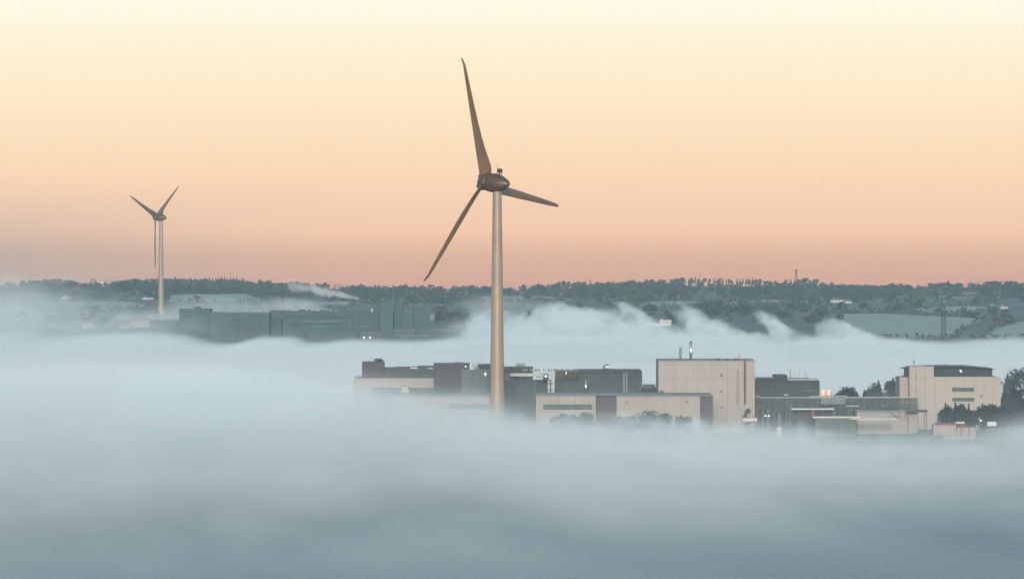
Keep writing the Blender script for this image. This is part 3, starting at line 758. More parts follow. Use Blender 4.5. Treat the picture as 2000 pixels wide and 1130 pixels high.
for k in range(n):
    bm.faces.new((up_[k][0], up_[k + 1][0], up_[k + 1][1], up_[k][1])); bm.faces.new((lo_[k][0], lo_[k][1], lo_[k + 1][1], lo_[k + 1][0]))
    bm.faces.new((up_[k][0], lo_[k][0], lo_[k + 1][0], up_[k + 1][0])); bm.faces.new((up_[k][1], up_[k + 1][1], lo_[k + 1][1], lo_[k][1]))
for k in (0, n): bm.faces.new((up_[k][0], up_[k][1], lo_[k][1], lo_[k][0]))
bmesh.ops.recalc_face_normals(bm, faces=bm.faces)
link('roof', bm, 'bottle', b)
for y in (756.4, 776): 
    w_ = pp(b, 'window', 'band', (1860, 1902.5, y, y + 7.8, 2129.7, .25))
    bm = NB(); pbox(bm, 1859.4, 1903, y + 7.9, y + 8.5, 2129.4, .55); link('sill', bm, 'white', w_)
pp(b, 'vent', 'band', (1914.6, 1918.8, 770.6, 775, 2129.7, .25))
for x, w in ((1818, 10), (1836, 5), (1853, 6), (1861, 4.5), (1871, 5), (1878, 12)): pp(b, 'roof_unit', 'pipe', (x, x + w, 712, 715.2, 2146 + x * .001, 3))
bm = NB(); tube(bm, [P(1785.6, 716, 2134), P(1785.6, 707.5, 2134), P(1785, 704.6, 2134), P(1783.2, 704.2, 2134), P(1782.6, 705.6, 2134)], [.12, .12, .2, .24, .26], 8); link('gooseneck_vent', bm, 'dark', b, True)
pp(b, 'downpipe', 'pipe', (1789.6, 1790.6, 728, 741, 2129.6, .3), (1789.4, 1790.8, 757.5, 764.5, 2129.5, .4))
bm = NB(); tube(bm, [P(1875.6, 722, 2130), P(1876.4, 724.5, 2130), P(1878.4, 725.8, 2130)], [.2, .32, .15], 8); link('wall_lamp', bm, 'lampw', b, True)
rail(b, 1762, 1773, 730.5, 736, 2138, 3)
pp(b, 'service_door', 'bottle', (1830.5, 1844, 806, None, 2129.6, .3))
# small things in front
b = thing('horizontal_tank', P(1455, 824, 2060), 'white horizontal tank on saddles at the foot of the tall beige block', 'tank')
bm = NB(); lathe(bm, P(1449, 819.6, 2060), (1, -.12, 0), [(0, 0), (.1, .55), (.4, .8), (5.4, .8), (5.8, .95), (6.0, .95), (6.05, .5), (6.1, 0)], 20); link('shell', bm, 'white', b, True)
bm = NB(); pbox(bm, 1453, 1455, 822, None, 2059.6, 1.2); pbox(bm, 1469, 1471, 822, None, 2058.8, 1.2); link('saddle', bm, 'pipe', b)
b = thing('parked_car', P(1498, 815, 2062), 'car with both headlights on beside the tall beige block', 'car')
cx, cz = X(1498, 2062), Z(812, 2062) - .55
bm = NB()
sec = [(-.0, .86, .25, .75), (.9, .9, .2, .95), (1.3, .9, .2, .98), (2.0, .74, .2, 1.5), (3.2, .74, .2, 1.5), (3.9, .88, .2, 1.0), (4.3, .84, .28, .85)]
rr = []
for d, w, z0, z1 in sec: rr.append([bm.verts.new((cx + q * w, 2062 + d, cz + zz)) for q, zz in ((-1, z0), (-1, min(z1, .85)), (-.85, z1), (.85, z1), (1, min(z1, .85)), (1, z0))])
for q, w in zip(rr, rr[1:]):
    for k in range(6): bm.faces.new((q[k], q[(k + 1) % 6], w[(k + 1) % 6], w[k]))
bm.faces.new(rr[0]); bm.faces.new(rr[-1][::-1]); bmesh.ops.recalc_face_normals(bm, faces=bm.faces)
link('body', bm, 'far2', b)
for q in (-.82, .82):
    bm = NB(); lathe(bm, (cx + q * .8, 2061.98, cz + .62), (0, -1, 0), [(-.05, .26), (.08, .26), (.16, .12), (.17, 0)], 12); link('headlight', bm, 'lampw', b)
for q in (-.8, .8):
    for d in (.9, 3.4):
        bm = NB(); lathe(bm, (cx + q, 2062 + d, cz + .3), (1, 0, 0), [(-.1, 0), (-.1, .32), (.1, .32), (.1, 0)], 14); link('wheel', bm, 'dark', b)
def post(x, y0, D_, label, lit=False):
    t = thing('lamp_post', Vector((X(x, D_), D_, G)), label, 'lamp post', 'lamp posts of the near works')
    bm = NB(); tube(bm, [Vector((X(x, D_), D_, G - .3)), P(x, y0, D_)], [.12, .07], 6); link('pole', bm, 'galv', t)
    bm = NB(); tube(bm, [P(x - .4, y0, D_), P(x + 3, y0 - .5, D_)], .12, 6); link('lamp_head', bm, 'lampw' if lit else 'galv', t)
post(1510.5, 807, 2035, 'pale lamp post in front of the dark process shed'); post(1914.5, 821, 2045, 'lamp post with a lit head among the dark trees at right', True)
post(1793, 783, 2100, 'lamp post against the pipe rack next to the white office')
b = thing('site_hut', P(1521.5, 841, 2005), 'small pale site hut alone in the mist below the lamp post', 'hut')
pp(b, 'wall', 'hut', (1517.5, 1526, 833.5, None, 2005, 2)); pp(b, 'roof', 'roof', (1517, 1526.5, 832.6, 833.3, 2004.8, 2.4)); pp(b, 'door', 'galv', (1519, 1521.4, 835.5, None, 2004.85, .1))
b = bld('maroon_roof_shed', 1864, 2004, 'long low pale shed with a maroon roof in front of the trees at right')
pp(b, 'wall', 'beige2', (1823, 1868, 829.5, None, 2004, 8), (1868.3, 1906, 834, None, 2005, 6))
pp(b, 'roof', 'maroon', (1830, 1886, 826.2, 829.2, 2003.6, 9), (1868.5, 1900, 832, 833.8, 2004.4, 7))
pp(b, 'roof_deck', 'white', (1867, 1884, 823.6, 825.9, 2006, 4))
bm = NB()
for x in (1868, 1878, 1893): tube(bm, [P(x, 833, 2003), Vector((X(x, 2003), 2003, G - .3))], .13, 5)
link('post', bm, 'maroon', b)
b = thing('box_truck', P(1938, 833, 2012), 'white box truck parked at the foot of the dark trees at right', 'truck')
pp(b, 'cargo_box', 'white', (1928.5, 1946, 823.4, 831.5, 2012, 2.5)); pp(b, 'cab', 'far2', (1946.4, 1954, 826, 832, 2012.2, 2.2))
bm = NB()
for x in (1931, 1942, 1950):
    for d in (0, 2.1): lathe(bm, P(x, 832.6, 2012.1 + d), (0, 1, 0), [(0, 0), (0, .45), (.25, .45), (.25, 0)], 12)
link('wheel', bm, 'dark', b)
bm = NB()
rows_ = [[bm.verts.new((X(1640, 2000) + 1.9 * i, 1990 + 6 * j, G - .6 + (1.6 + 1.2 * sm(8, 16, i) + .3 * math.sin(i * .9)) * math.sin(math.pi * j / 6))) for j in range(7)] for i in range(22)]
for p_, q_ in zip(rows_, rows_[1:]):
    for j in range(6): bm.faces.new((p_[j], q_[j], q_[j + 1], p_[j + 1]))
tag(link('grass_bank', bm, 'fieldC', smooth=True), 'low grassy bank in front of the low pale store', 'bank', kind='structure')

# trees around the near works
def near_tree(kind, px, top, wpx, D, label, leafm, n=2300, name='tree', group='trees around the near works', base=G):
    h = Z(top, D) - base; w = wpx * D / F
    s = .46 if D < 2200 else .5
    w *= 1.25 if kind != 'conifer' else 1.4
    return make_tree(name, h, w, kind, n, s, Vector((X(px, D), D, base)), label, 'tree', group, leafm)
random.seed(42)
for a in (
 ('broad', 1851, 790, 30, 2042, 'dark evergreen in front of the white office, beside its service door', 'leafD'),
 ('conifer', 1847, 785, 13, 2044, 'thin pointed conifer rising from the evergreens before the office', 'leafD'),
 ('broad', 1868, 788, 26, 2046, 'dark evergreen centred under the office strip windows', 'leafD'),
 ('conifer', 1866, 784, 14, 2048, 'pointed conifer whose top touches the lower office window', 'leafD'),
 ('broad', 1880, 785, 24, 2040, 'tallest bushy evergreen before the white office', 'leafD'),
 ('conifer', 1892, 787, 15, 2044, 'pointed conifer just right of the office strip windows', 'leafD'),
 ('broad', 1898, 797, 20, 2042, 'low evergreen at the end of the clump before the office', 'leafD'),
 ('broad', 1926, 788, 32, 2048, 'rounded dark evergreen under the office corner beside the gap', 'leafD'),
 ('conifer', 1919, 786, 14, 2050, 'pointed conifer at the edge of the dark corner clump', 'leafD'),
 ('broad', 1944, 789, 30, 2046, 'dense dark evergreen right of the rounded corner one', 'leafD'),
 ('broad', 1966, 762, 40, 2140, 'tall dark tree at the office side wall', 'leafD'),
 ('conifer', 1962, 752, 18, 2150, 'pointed dark tree rising beside the office end wall', 'leafD'),
 ('broad', 1988, 750, 44, 2160, 'tallest dark tree at the right edge of the photo', 'leafD'),
 ('conifer', 1980, 745, 18, 2155, 'spiky dark conifer in the tall trees at right edge', 'leafD'),
 ('broad', 1975, 784, 40, 2060, 'broad dark tree behind the white box truck', 'leafD'),
 ('broad', 2005, 776, 46, 2070, 'dark tree cut by the right edge, behind the truck', 'leafD'),
 ): near_tree(*a)
for a in (
 ('broad', 1110, 806, 34, 2020, 'misty grey-green tree in front of the strip window', 'leafM'),
 ('broad', 1142, 800, 36, 2022, 'misty tree standing before the left plum panel', 'leafM'),
 ('broad', 1092, 813, 26, 2016, 'small fog-veiled tree by the corner of the front building', 'leafM'),
 ('broad', 1222, 812, 34, 2014, 'low misty tree right of the left plum panel', 'leafM'),
 ('broad', 1262, 802, 46, 2020, 'largest fog-veiled tree in front of the long beige front building', 'leafM'),
 ('broad', 1298, 808, 34, 2018, 'misty tree in front of the beige building before the plum end panel', 'leafM'),
 ('broad', 1332, 812, 32, 2014, 'faint misty tree next to the end plum panel', 'leafM'),
 ): near_tree(*a, n=1500)
near_tree('broad', 1457, 790, 15, 2070, 'thin scrubby tree at the foot of the ladder on the beige block', 'twig', n=420)
for a in (
 ('broad', 1656, 755, 30, 2420, 'rounded blue tree in mist behind the pipe rack', 'leafD'),
 ('conifer', 1688, 760, 15, 2410, 'small dark fir in mist behind the pipe rack', 'leafD'),
 ('broad', 1638, 766, 20, 2450, 'small faint tree beside the rounded misty one', 'leafM'),
 ('broad', 1672, 764, 18, 2480, 'faint low tree between rounded tree and small fir', 'leafM'),
 ('broad', 1712, 748, 30, 2500, 'pale misty tree left of the tall misty firs', 'leafM'),
 ('conifer', 1716, 741, 20, 2520, 'pale pointed fir in the mist behind the rack', 'leafM'),
 ('broad', 1738, 742, 36, 2500, 'broad pale tree in mist against the office side wing', 'leafM'),
 ('conifer', 1744, 736, 22, 2520, 'tallest pale fir in mist beside the office wing', 'leafM'),
 ('broad', 1700, 757, 22, 2480, 'low pale tree right of the small dark fir', 'leafM'),
 ('broad', 1985, 716, 50, 2600, 'ghostly tall tree in mist above the dark right edge trees', 'leafM'),
 ('conifer', 1968, 728, 26, 2580, 'ghostly fir in mist by the office roof corner', 'leafM'),
 ): near_tree(*a, n=1500, group='misty trees behind the near works')

# ------------------------------------------------------------------ far works
GF = 14.0
def fb(name, label, px, D, cat='building', group='buildings of the far works'):
    return thing(name, (X(px, D), D, GF), label, cat, group)
def fbox(bm, px0, px1, py0, D, depth, py1=None):
    return box(bm, X(px0, D), X(px1, D), D, D + depth, GF - 1 if py1 is None else Z(py1, D), Z(py0, D))
def fp(parent, name, material, *bx):
    bm = NB()
    for q in bx: fbox(bm, *q)
    return link(name, bm, material, parent)
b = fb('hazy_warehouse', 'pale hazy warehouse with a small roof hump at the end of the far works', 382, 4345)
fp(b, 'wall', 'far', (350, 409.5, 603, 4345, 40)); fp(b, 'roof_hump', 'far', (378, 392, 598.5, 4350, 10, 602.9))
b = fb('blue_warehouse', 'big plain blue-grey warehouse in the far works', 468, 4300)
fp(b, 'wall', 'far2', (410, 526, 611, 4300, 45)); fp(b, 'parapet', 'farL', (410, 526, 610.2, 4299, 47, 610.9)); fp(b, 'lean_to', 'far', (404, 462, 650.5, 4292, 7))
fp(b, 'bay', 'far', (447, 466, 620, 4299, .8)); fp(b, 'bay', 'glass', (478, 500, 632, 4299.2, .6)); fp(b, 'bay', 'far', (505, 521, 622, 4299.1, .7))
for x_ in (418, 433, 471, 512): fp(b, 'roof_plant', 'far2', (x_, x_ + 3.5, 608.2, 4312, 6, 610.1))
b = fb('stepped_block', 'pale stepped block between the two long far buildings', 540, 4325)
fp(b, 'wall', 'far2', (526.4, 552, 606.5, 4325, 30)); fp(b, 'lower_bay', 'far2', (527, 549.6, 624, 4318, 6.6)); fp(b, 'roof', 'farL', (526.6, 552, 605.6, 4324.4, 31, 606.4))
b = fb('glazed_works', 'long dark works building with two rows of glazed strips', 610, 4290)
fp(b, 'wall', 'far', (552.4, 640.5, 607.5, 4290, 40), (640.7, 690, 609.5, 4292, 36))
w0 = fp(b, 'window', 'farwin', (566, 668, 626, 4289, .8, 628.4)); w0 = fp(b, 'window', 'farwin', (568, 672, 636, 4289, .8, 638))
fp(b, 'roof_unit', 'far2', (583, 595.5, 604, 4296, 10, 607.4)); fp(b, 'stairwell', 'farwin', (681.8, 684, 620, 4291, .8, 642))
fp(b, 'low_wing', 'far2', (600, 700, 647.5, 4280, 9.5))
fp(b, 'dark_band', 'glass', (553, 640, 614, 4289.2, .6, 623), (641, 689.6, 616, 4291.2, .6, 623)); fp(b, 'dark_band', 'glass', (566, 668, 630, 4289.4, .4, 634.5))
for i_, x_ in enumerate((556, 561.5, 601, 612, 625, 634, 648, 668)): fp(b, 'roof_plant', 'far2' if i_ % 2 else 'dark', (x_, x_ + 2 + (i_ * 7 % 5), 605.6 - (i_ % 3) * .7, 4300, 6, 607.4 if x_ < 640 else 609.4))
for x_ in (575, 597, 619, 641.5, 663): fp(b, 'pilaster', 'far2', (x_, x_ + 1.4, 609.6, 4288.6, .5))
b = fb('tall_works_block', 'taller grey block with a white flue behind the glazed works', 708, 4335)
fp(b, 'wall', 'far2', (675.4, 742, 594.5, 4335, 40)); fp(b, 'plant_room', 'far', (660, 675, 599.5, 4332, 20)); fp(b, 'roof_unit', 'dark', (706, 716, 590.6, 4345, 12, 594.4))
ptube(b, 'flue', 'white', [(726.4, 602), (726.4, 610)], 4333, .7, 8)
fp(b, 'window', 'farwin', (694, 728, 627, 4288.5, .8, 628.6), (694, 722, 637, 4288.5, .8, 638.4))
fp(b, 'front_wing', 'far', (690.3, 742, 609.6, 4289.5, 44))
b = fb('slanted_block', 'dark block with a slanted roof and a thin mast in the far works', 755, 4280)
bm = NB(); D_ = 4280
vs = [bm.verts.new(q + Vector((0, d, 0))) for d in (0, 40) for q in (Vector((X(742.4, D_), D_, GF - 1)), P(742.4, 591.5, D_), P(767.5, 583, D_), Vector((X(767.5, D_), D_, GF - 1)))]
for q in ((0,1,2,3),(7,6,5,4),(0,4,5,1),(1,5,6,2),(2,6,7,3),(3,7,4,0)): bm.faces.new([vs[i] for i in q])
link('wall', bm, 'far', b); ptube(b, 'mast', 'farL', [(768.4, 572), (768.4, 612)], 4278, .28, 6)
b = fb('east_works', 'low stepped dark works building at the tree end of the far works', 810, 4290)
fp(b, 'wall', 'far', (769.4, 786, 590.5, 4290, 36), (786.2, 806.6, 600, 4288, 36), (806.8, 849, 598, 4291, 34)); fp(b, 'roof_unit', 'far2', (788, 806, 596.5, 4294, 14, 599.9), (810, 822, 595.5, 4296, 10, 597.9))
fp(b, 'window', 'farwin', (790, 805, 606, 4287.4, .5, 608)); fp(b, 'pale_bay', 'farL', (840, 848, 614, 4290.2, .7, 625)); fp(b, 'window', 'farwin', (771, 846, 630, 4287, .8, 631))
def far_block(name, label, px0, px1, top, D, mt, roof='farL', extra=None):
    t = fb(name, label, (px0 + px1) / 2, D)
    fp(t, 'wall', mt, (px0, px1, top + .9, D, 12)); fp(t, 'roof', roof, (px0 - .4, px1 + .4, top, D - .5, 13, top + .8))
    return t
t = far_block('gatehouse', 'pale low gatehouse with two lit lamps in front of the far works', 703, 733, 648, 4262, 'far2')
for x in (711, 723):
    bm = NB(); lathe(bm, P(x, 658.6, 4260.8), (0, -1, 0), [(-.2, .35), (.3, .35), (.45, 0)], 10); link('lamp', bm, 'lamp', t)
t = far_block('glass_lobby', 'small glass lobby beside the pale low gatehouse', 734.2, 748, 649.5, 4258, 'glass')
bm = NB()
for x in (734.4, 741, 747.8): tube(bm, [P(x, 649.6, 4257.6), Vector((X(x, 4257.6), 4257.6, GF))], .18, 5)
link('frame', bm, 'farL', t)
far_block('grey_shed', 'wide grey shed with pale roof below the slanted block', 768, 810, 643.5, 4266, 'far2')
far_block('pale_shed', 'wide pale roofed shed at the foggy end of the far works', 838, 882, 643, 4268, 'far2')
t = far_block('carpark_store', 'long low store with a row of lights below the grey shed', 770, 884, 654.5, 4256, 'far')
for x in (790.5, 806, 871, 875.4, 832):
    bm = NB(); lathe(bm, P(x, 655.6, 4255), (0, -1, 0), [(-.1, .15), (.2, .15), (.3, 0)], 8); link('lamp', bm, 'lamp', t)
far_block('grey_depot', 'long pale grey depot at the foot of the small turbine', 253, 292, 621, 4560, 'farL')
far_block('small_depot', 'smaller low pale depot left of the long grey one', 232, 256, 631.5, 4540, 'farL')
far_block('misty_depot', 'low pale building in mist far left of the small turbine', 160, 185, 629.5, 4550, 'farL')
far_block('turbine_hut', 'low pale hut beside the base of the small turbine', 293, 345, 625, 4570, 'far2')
# lattice towers
def lattice(name, px, y0, y1, D, w0, w1, base_z, label, cat, bays, r, platform=False, arms=False):
    t = thing(name, Vector((X(px, D), D, base_z)), label, cat)
    top = P(px, y0, D); ht = top.z - base_z; bm = NB()
    def q(k, i): 
        w = (w0 + (w1 - w0) * k / bays) / 2
        return Vector((top.x + (w if i in (1, 2) else -w), D + (w if i > 1 else -w), base_z + ht * k / bays))
    for i in range(4): tube(bm, [q(0, i), q(bays, i)], r, 5)
    link('leg_frame', bm, 'dark', t)
    bm = NB()
    for k in range(bays):
        for i in range(4):
            j = (i + 1) % 4
            tube(bm, [q(k, i), q(k + 1, j)], r * .6, 4); tube(bm, [q(k, j), q(k + 1, i)], r * .6, 4); tube(bm, [q(k + 1, i), q(k + 1, j)], r * .6, 4)
    link('bracing', bm, 'dark', t)
    if platform:
        bm = NB(); box(bm, top.x - 1.7, top.x + 1.7, D - 1.7, D + 1.7, top.z - 2.6, top.z - 2.3)
        for i in range(5):
            for s_ in (-1.7, 1.7): tube(bm, [(top.x - 1.7 + .85 * i, D + s_, top.z - 2.4), (top.x - 1.7 + .85 * i, D + s_, top.z - .8)], .09, 4)
        for s_ in (-1.7, 1.7): tube(bm, [(top.x - 1.7, D + s_, top.z - .8), (top.x + 1.7, D + s_, top.z - .8)], .1, 4)
        link('platform', bm, 'dark', t)
        bm = NB(); lathe(bm, top + Vector((.3, -1, -.2)), (0, 0, 1), [(0, .4), (.5, .5), (1.1, .35), (1.3, 0)], 10); link('beacon', bm, 'white', t)
        bm = NB()
        for s_ in (-1.1, 1.1): box(bm, top.x + s_ - .45, top.x + s_ + .45, D - 1.9, D - 1.3, top.z - 2.2, top.z - .4)
        link('floodlight_bank', bm, 'dark', t)
    if arms:
        bm = NB()
        for zz, l in ((-1.2, 2.6), (-3.4, 3.4)): tube(bm, [(top.x - l, D, top.z + zz), (top.x + l, D, top.z + zz)], .18, 5)
        link('cross_arm', bm, 'dark', t)
    return t
lattice('lattice_tower', 1843, 590, 657, 4180, 4.2, 2.0, 8, 'dark lattice floodlight tower standing in the fog before the pale pasture', 'tower', 9, .22, platform=True)
pb = hill_point(1555, 562)
lattice('pylon', 1555, 525, 560, 6960, 4.6, 1.0, height(X(1555, 6960), 6960), 'steel electricity pylon rising above the wooded skyline', 'pylon', 7, .26, arms=True)
bm = NB(); zb = height(X(1366, 6950), 6950); tube(bm, [(X(1366, 6950), 6950, zb), P(1366, 536, 6950)], [.4, .18], 6)
for y in (538, 540): tube(bm, [P(1364.8, y, 6950), P(1367.2, y, 6950)], .15, 5)
tag(link('skyline_mast', bm, 'dark', origin=(X(1366, 6950), 6950, zb)), 'thin aerial mast poking above the skyline conifers', 'mast')
for dz, y1, lab in ((528.6, 536, 'upper power line sagging from the skyline pylon towards the right edge'), (532, 541, 'lower power line sagging from the skyline pylon towards the right edge')):
    bm = NB(); pts = []
    for k in range(31):
        q = k / 30; x = 1555 + 560 * q; pts.append(P(x, dz + (y1 - dz) * q + 26 * q * (1 - q), 6960))
    tube(bm, pts, .055, 4); tag(link('power_line', bm, 'pipe', origin=pts[0]), lab, 'power line', 'power lines of the pylon')

# ------------------------------------------------------------------ houses on the hill
def house(px0, px1, y0, y1, label, wallm='white', storeys=1, name='house', windows=4, hip=False, lamp=None, roofm='slate'):
    pc = hill_point((px0 + px1) / 2, y1); D = pc.y; base = height(pc.x, D)
    w = (px1 - px0) * D / F; ht = (y1 - y0) * D / F; eave = ht * (.62 if not hip else .8); dp = max(6, min(w * .6, 10))
    t = thing(name, (pc.x, D, base), label, 'house', 'houses on the far hillside')
    x0, x1 = pc.x - w / 2, pc.x + w / 2
    bm = NB(); box(bm, x0, x1, D, D + dp, base - 1, base + eave); link('wall', bm, wallm, t)
    bm = NB(); o_ = .4; ins = w * .16 if hip else 0
    r = [bm.verts.new(q) for q in ((x0 - o_, D - o_, base + eave + .01), (x1 + o_, D - o_, base + eave + .01), (x1 + o_, D + dp + o_, base + eave + .01), (x0 - o_, D + dp + o_, base + eave + .01), (x0 - o_ + ins, D + dp / 2, base + ht), (x1 + o_ - ins, D + dp / 2, base + ht))]
    for q in ((0,1,5,4),(2,3,4,5),(1,2,5),(3,0,4),(3,2,1,0)): bm.faces.new([r[i] for i in q])
    rf = link('roof', bm, roofm, t)
    bm = NB(); box(bm, x0 + w * .2, x0 + w * .2 + .9, D + dp * .45, D + dp * .55, base + ht - .8, base + ht + 1.1); link('chimney', bm, wallm, rf)
    for s_ in range(storeys):
        for k in range(windows):
            xx = x0 + w * (k + .5) / windows; ww = w / windows * .28; zz = base + eave * (s_ + .3) / storeys
            bm = NB(); box(bm, xx - ww, xx + ww, D - .12, D + .05, zz, zz + eave / storeys * .42); link('window', bm, 'glass', t)
    if lamp:
        bm = NB(); lathe(bm, P(lamp[0], lamp[1], D - 1.5), (0, -1, 0), [(-.2, .5), (.3, .5), (.5, 0)], 8); link('lamp', bm, 'lampw', t)
    return t
house(1409, 1436, 557.5, 568, 'wide beige mansion with rows of windows in the hilltop wood', 'farL', 2, 'mansion', 6, True)
house(1623, 1648, 583, 590.5, 'long white bungalow catching light right of the mansion wood', 'white', 1, 'house', 5)
house(1649, 1663, 586.5, 591.5, 'small white outbuilding beside the long bungalow', 'white', 1, 'house', 2)
house(1954, 1969, 597, 602.5, 'low red roofed house at the far right hillside', 'white', 1, 'house', 3, roofm='maroon')
house(1936, 1944, 594, 597.5, 'tiny pale house near the red roofed house', 'white', 1, 'house', 2)
house(1288, 1311, 624, 636, 'white two storey house at the edge of the rising mist', 'white', 2, 'house', 4, roofm='white')
house(1270, 1287, 630, 636, 'low white annex in mist beside the two storey white house', 'white', 1, 'house', 3, roofm='white')
house(754, 768, 567, 575.5, 'hilltop house with a bright lamp behind the slanted block', 'farL', 1, 'house', 3, lamp=(759.5, 572.5))
house(122, 138, 577.5, 583.5, 'white house on the misty slope at left', 'white', 1, 'house', 3)
house(278, 300, 580, 584.5, 'long low white house just left of the small turbine', 'white', 1, 'house', 6)
house(193, 204, 553, 562, 'white gabled skyline house with a lamp at left', 'white', 1, 'house', 2, lamp=(199.5, 551.8))
house(376, 388, 563, 567, 'small pale house in the wood right of the small turbine', 'white', 1, 'house', 3)
house(500, 511, 567, 571, 'small pale roofed house above the misty meadow', 'farL', 1, 'house', 2, roofm='white')
house(1600, 1612, 581, 584, 'small pale barn left of the long bungalow', 'farL', 1, 'barn', 2, roofm='farL')
house(52, 68, 593, 597, 'faint pale house in the mist near the left edge', 'farL', 1, 'house', 3)

# ------------------------------------------------------------------ fog, mist and steam (volumes)
class E:
    """a socket in a node tree, with arithmetic"""
    def __init__(s, nt, sock): s.nt, s.s = nt, sock
    def op(s, o, *b, clamp=False):
        n = s.nt.nodes.new('ShaderNodeMath'); n.operation = o; n.use_clamp = clamp
        for i, q in enumerate((s,) + b):
            if isinstance(q, E): s.nt.links.new(q.s, n.inputs[i])
            else: n.inputs[i].default_value = q
        return E(s.nt, n.outputs[0])
    def __add__(s, b): return s.op('ADD', b)
    def __radd__(s, b): return s.op('ADD', b)
    def __sub__(s, b): return s.op('SUBTRACT', b)
    def __rsub__(s, b): return s.op('MULTIPLY', -1.0).op('ADD', b)
    def __mul__(s, b): return s.op('MULTIPLY', b)
    def __rmul__(s, b): return s.op('MULTIPLY', b)
    def __truediv__(s, b): return s.op('DIVIDE', b)
    def max(s, b): return s.op('MAXIMUM', b)
    def min(s, b): return s.op('MINIMUM', b)
    def exp(s): return s.op('EXPONENT')
    def ss(s, a, b, lo=0.0, hi=1.0):
        n = s.nt.nodes.new('ShaderNodeMapRange'); n.interpolation_type = 'SMOOTHSTEP'
        if isinstance(s, E): s.nt.links.new(s.s, n.inputs[0])
        flip = isinstance(a, (int, float)) and isinstance(b, (int, float)) and a > b
        if flip: a, b, lo, hi = b, a, hi, lo
        for i, q in ((1, a), (2, b), (3, lo), (4, hi)):
            if isinstance(q, E): s.nt.links.new(q.s, n.inputs[i])
            else: n.inputs[i].default_value = q
        return E(s.nt, n.outputs[0])
    def curve(s, pts, x0, x1, y0, y1):
        n = s.nt.nodes.new('ShaderNodeFloatCurve'); cv = n.mapping.curves[0]
        P_ = [((a - x0) / (x1 - x0), (b - y0) / (y1 - y0)) for a, b in pts]
        cv.points[0].location = P_[0]; cv.points[1].location = P_[-1]
        for q in P_[1:-1]: cv.points.new(*q)
        for q in cv.points: q.handle_type = 'AUTO_CLAMPED'
        n.mapping.update()
        u = ((s - x0) / (x1 - x0)).op('ADD', 0.0, clamp=True)
        s.nt.links.new(u.s, n.inputs['Value'])
        return E(s.nt, n.outputs[0]) * (y1 - y0) + y0
def noise(nt, vec, scale, detail=3, rough=.5, dist=0.0, off=(0, 0, 0)):
    m = nt.nodes.new('ShaderNodeVectorMath'); m.operation = 'MULTIPLY_ADD'; nt.links.new(vec, m.inputs[0]); m.inputs[1].default_value = scale; m.inputs[2].default_value = off
    n = nt.nodes.new('ShaderNodeTexNoise'); n.inputs['Scale'].default_value = 1; n.inputs['Detail'].default_value = detail; n.inputs['Roughness'].default_value = rough; n.inputs['Distortion'].default_value = dist
    nt.links.new(m.outputs[0], n.inputs['Vector'])
    o = n.outputs['Fac'] if 'Fac' in n.outputs else n.outputs[0]
    return E(nt, o) - .5
def volume_mat(name, color, aniso=0.0, density=None, step=1.0):
    m = bpy.data.materials.new(name); m.use_nodes = True; nt = m.node_tree
    for n in list(nt.nodes): nt.nodes.remove(n)
    out = nt.nodes.new('ShaderNodeOutputMaterial'); pv = nt.nodes.new('ShaderNodeVolumePrincipled')
    pv.inputs['Color'].default_value = (*color, 1); pv.inputs['Anisotropy'].default_value = aniso
    pv.inputs['Density'].default_value = 1.0 if density is None else density
    if density is not None: pv.inputs['Density Attribute'].default_value = ''
    nt.links.new(pv.outputs[0], out.inputs['Volume'])
    m.cycles.homogeneous_volume = density is not None
    return m
FOGMAT = volume_mat('fog_droplets', (.872, .942, .938))
STEAM = volume_mat('steam_droplets', (.95, .96, .95))
def gn_volume(name, lo, hi, voxel, build, material, label, cat):
    g = bpy.data.node_groups.new(name + '_field', 'GeometryNodeTree')
    g.interface.new_socket('Geometry', in_out='OUTPUT', socket_type='NodeSocketGeometry')
    out = g.nodes.new('NodeGroupOutput'); vc = g.nodes.new('GeometryNodeVolumeCube'); sm_ = g.nodes.new('GeometryNodeSetMaterial')
    pos = g.nodes.new('GeometryNodeInputPosition'); sx = g.nodes.new('ShaderNodeSeparateXYZ'); g.links.new(pos.outputs[0], sx.inputs[0])
    d = build(g, pos.outputs[0], *(E(g, sx.outputs[i]) for i in range(3)))
    g.links.new(d.max(0.0).s, vc.inputs['Density'])
    vc.inputs['Min'].default_value = lo; vc.inputs['Max'].default_value = hi
    for k, i in (('Resolution X', 0), ('Resolution Y', 1), ('Resolution Z', 2)): vc.inputs[k].default_value = max(4, int((hi[i] - lo[i]) / voxel[i]))
    g.links.new(vc.outputs[0], sm_.inputs[0]); sm_.inputs['Material'].default_value = material
    g.links.new(sm_.outputs[0], out.inputs[0])
    me = bpy.data.meshes.new(name); me.materials.append(material)
    o = bpy.data.objects.new(name, me); COL.objects.link(o)
    md = o.modifiers.new('field', 'NODES'); md.node_group = g
    return tag(o, label, cat, kind='stuff')

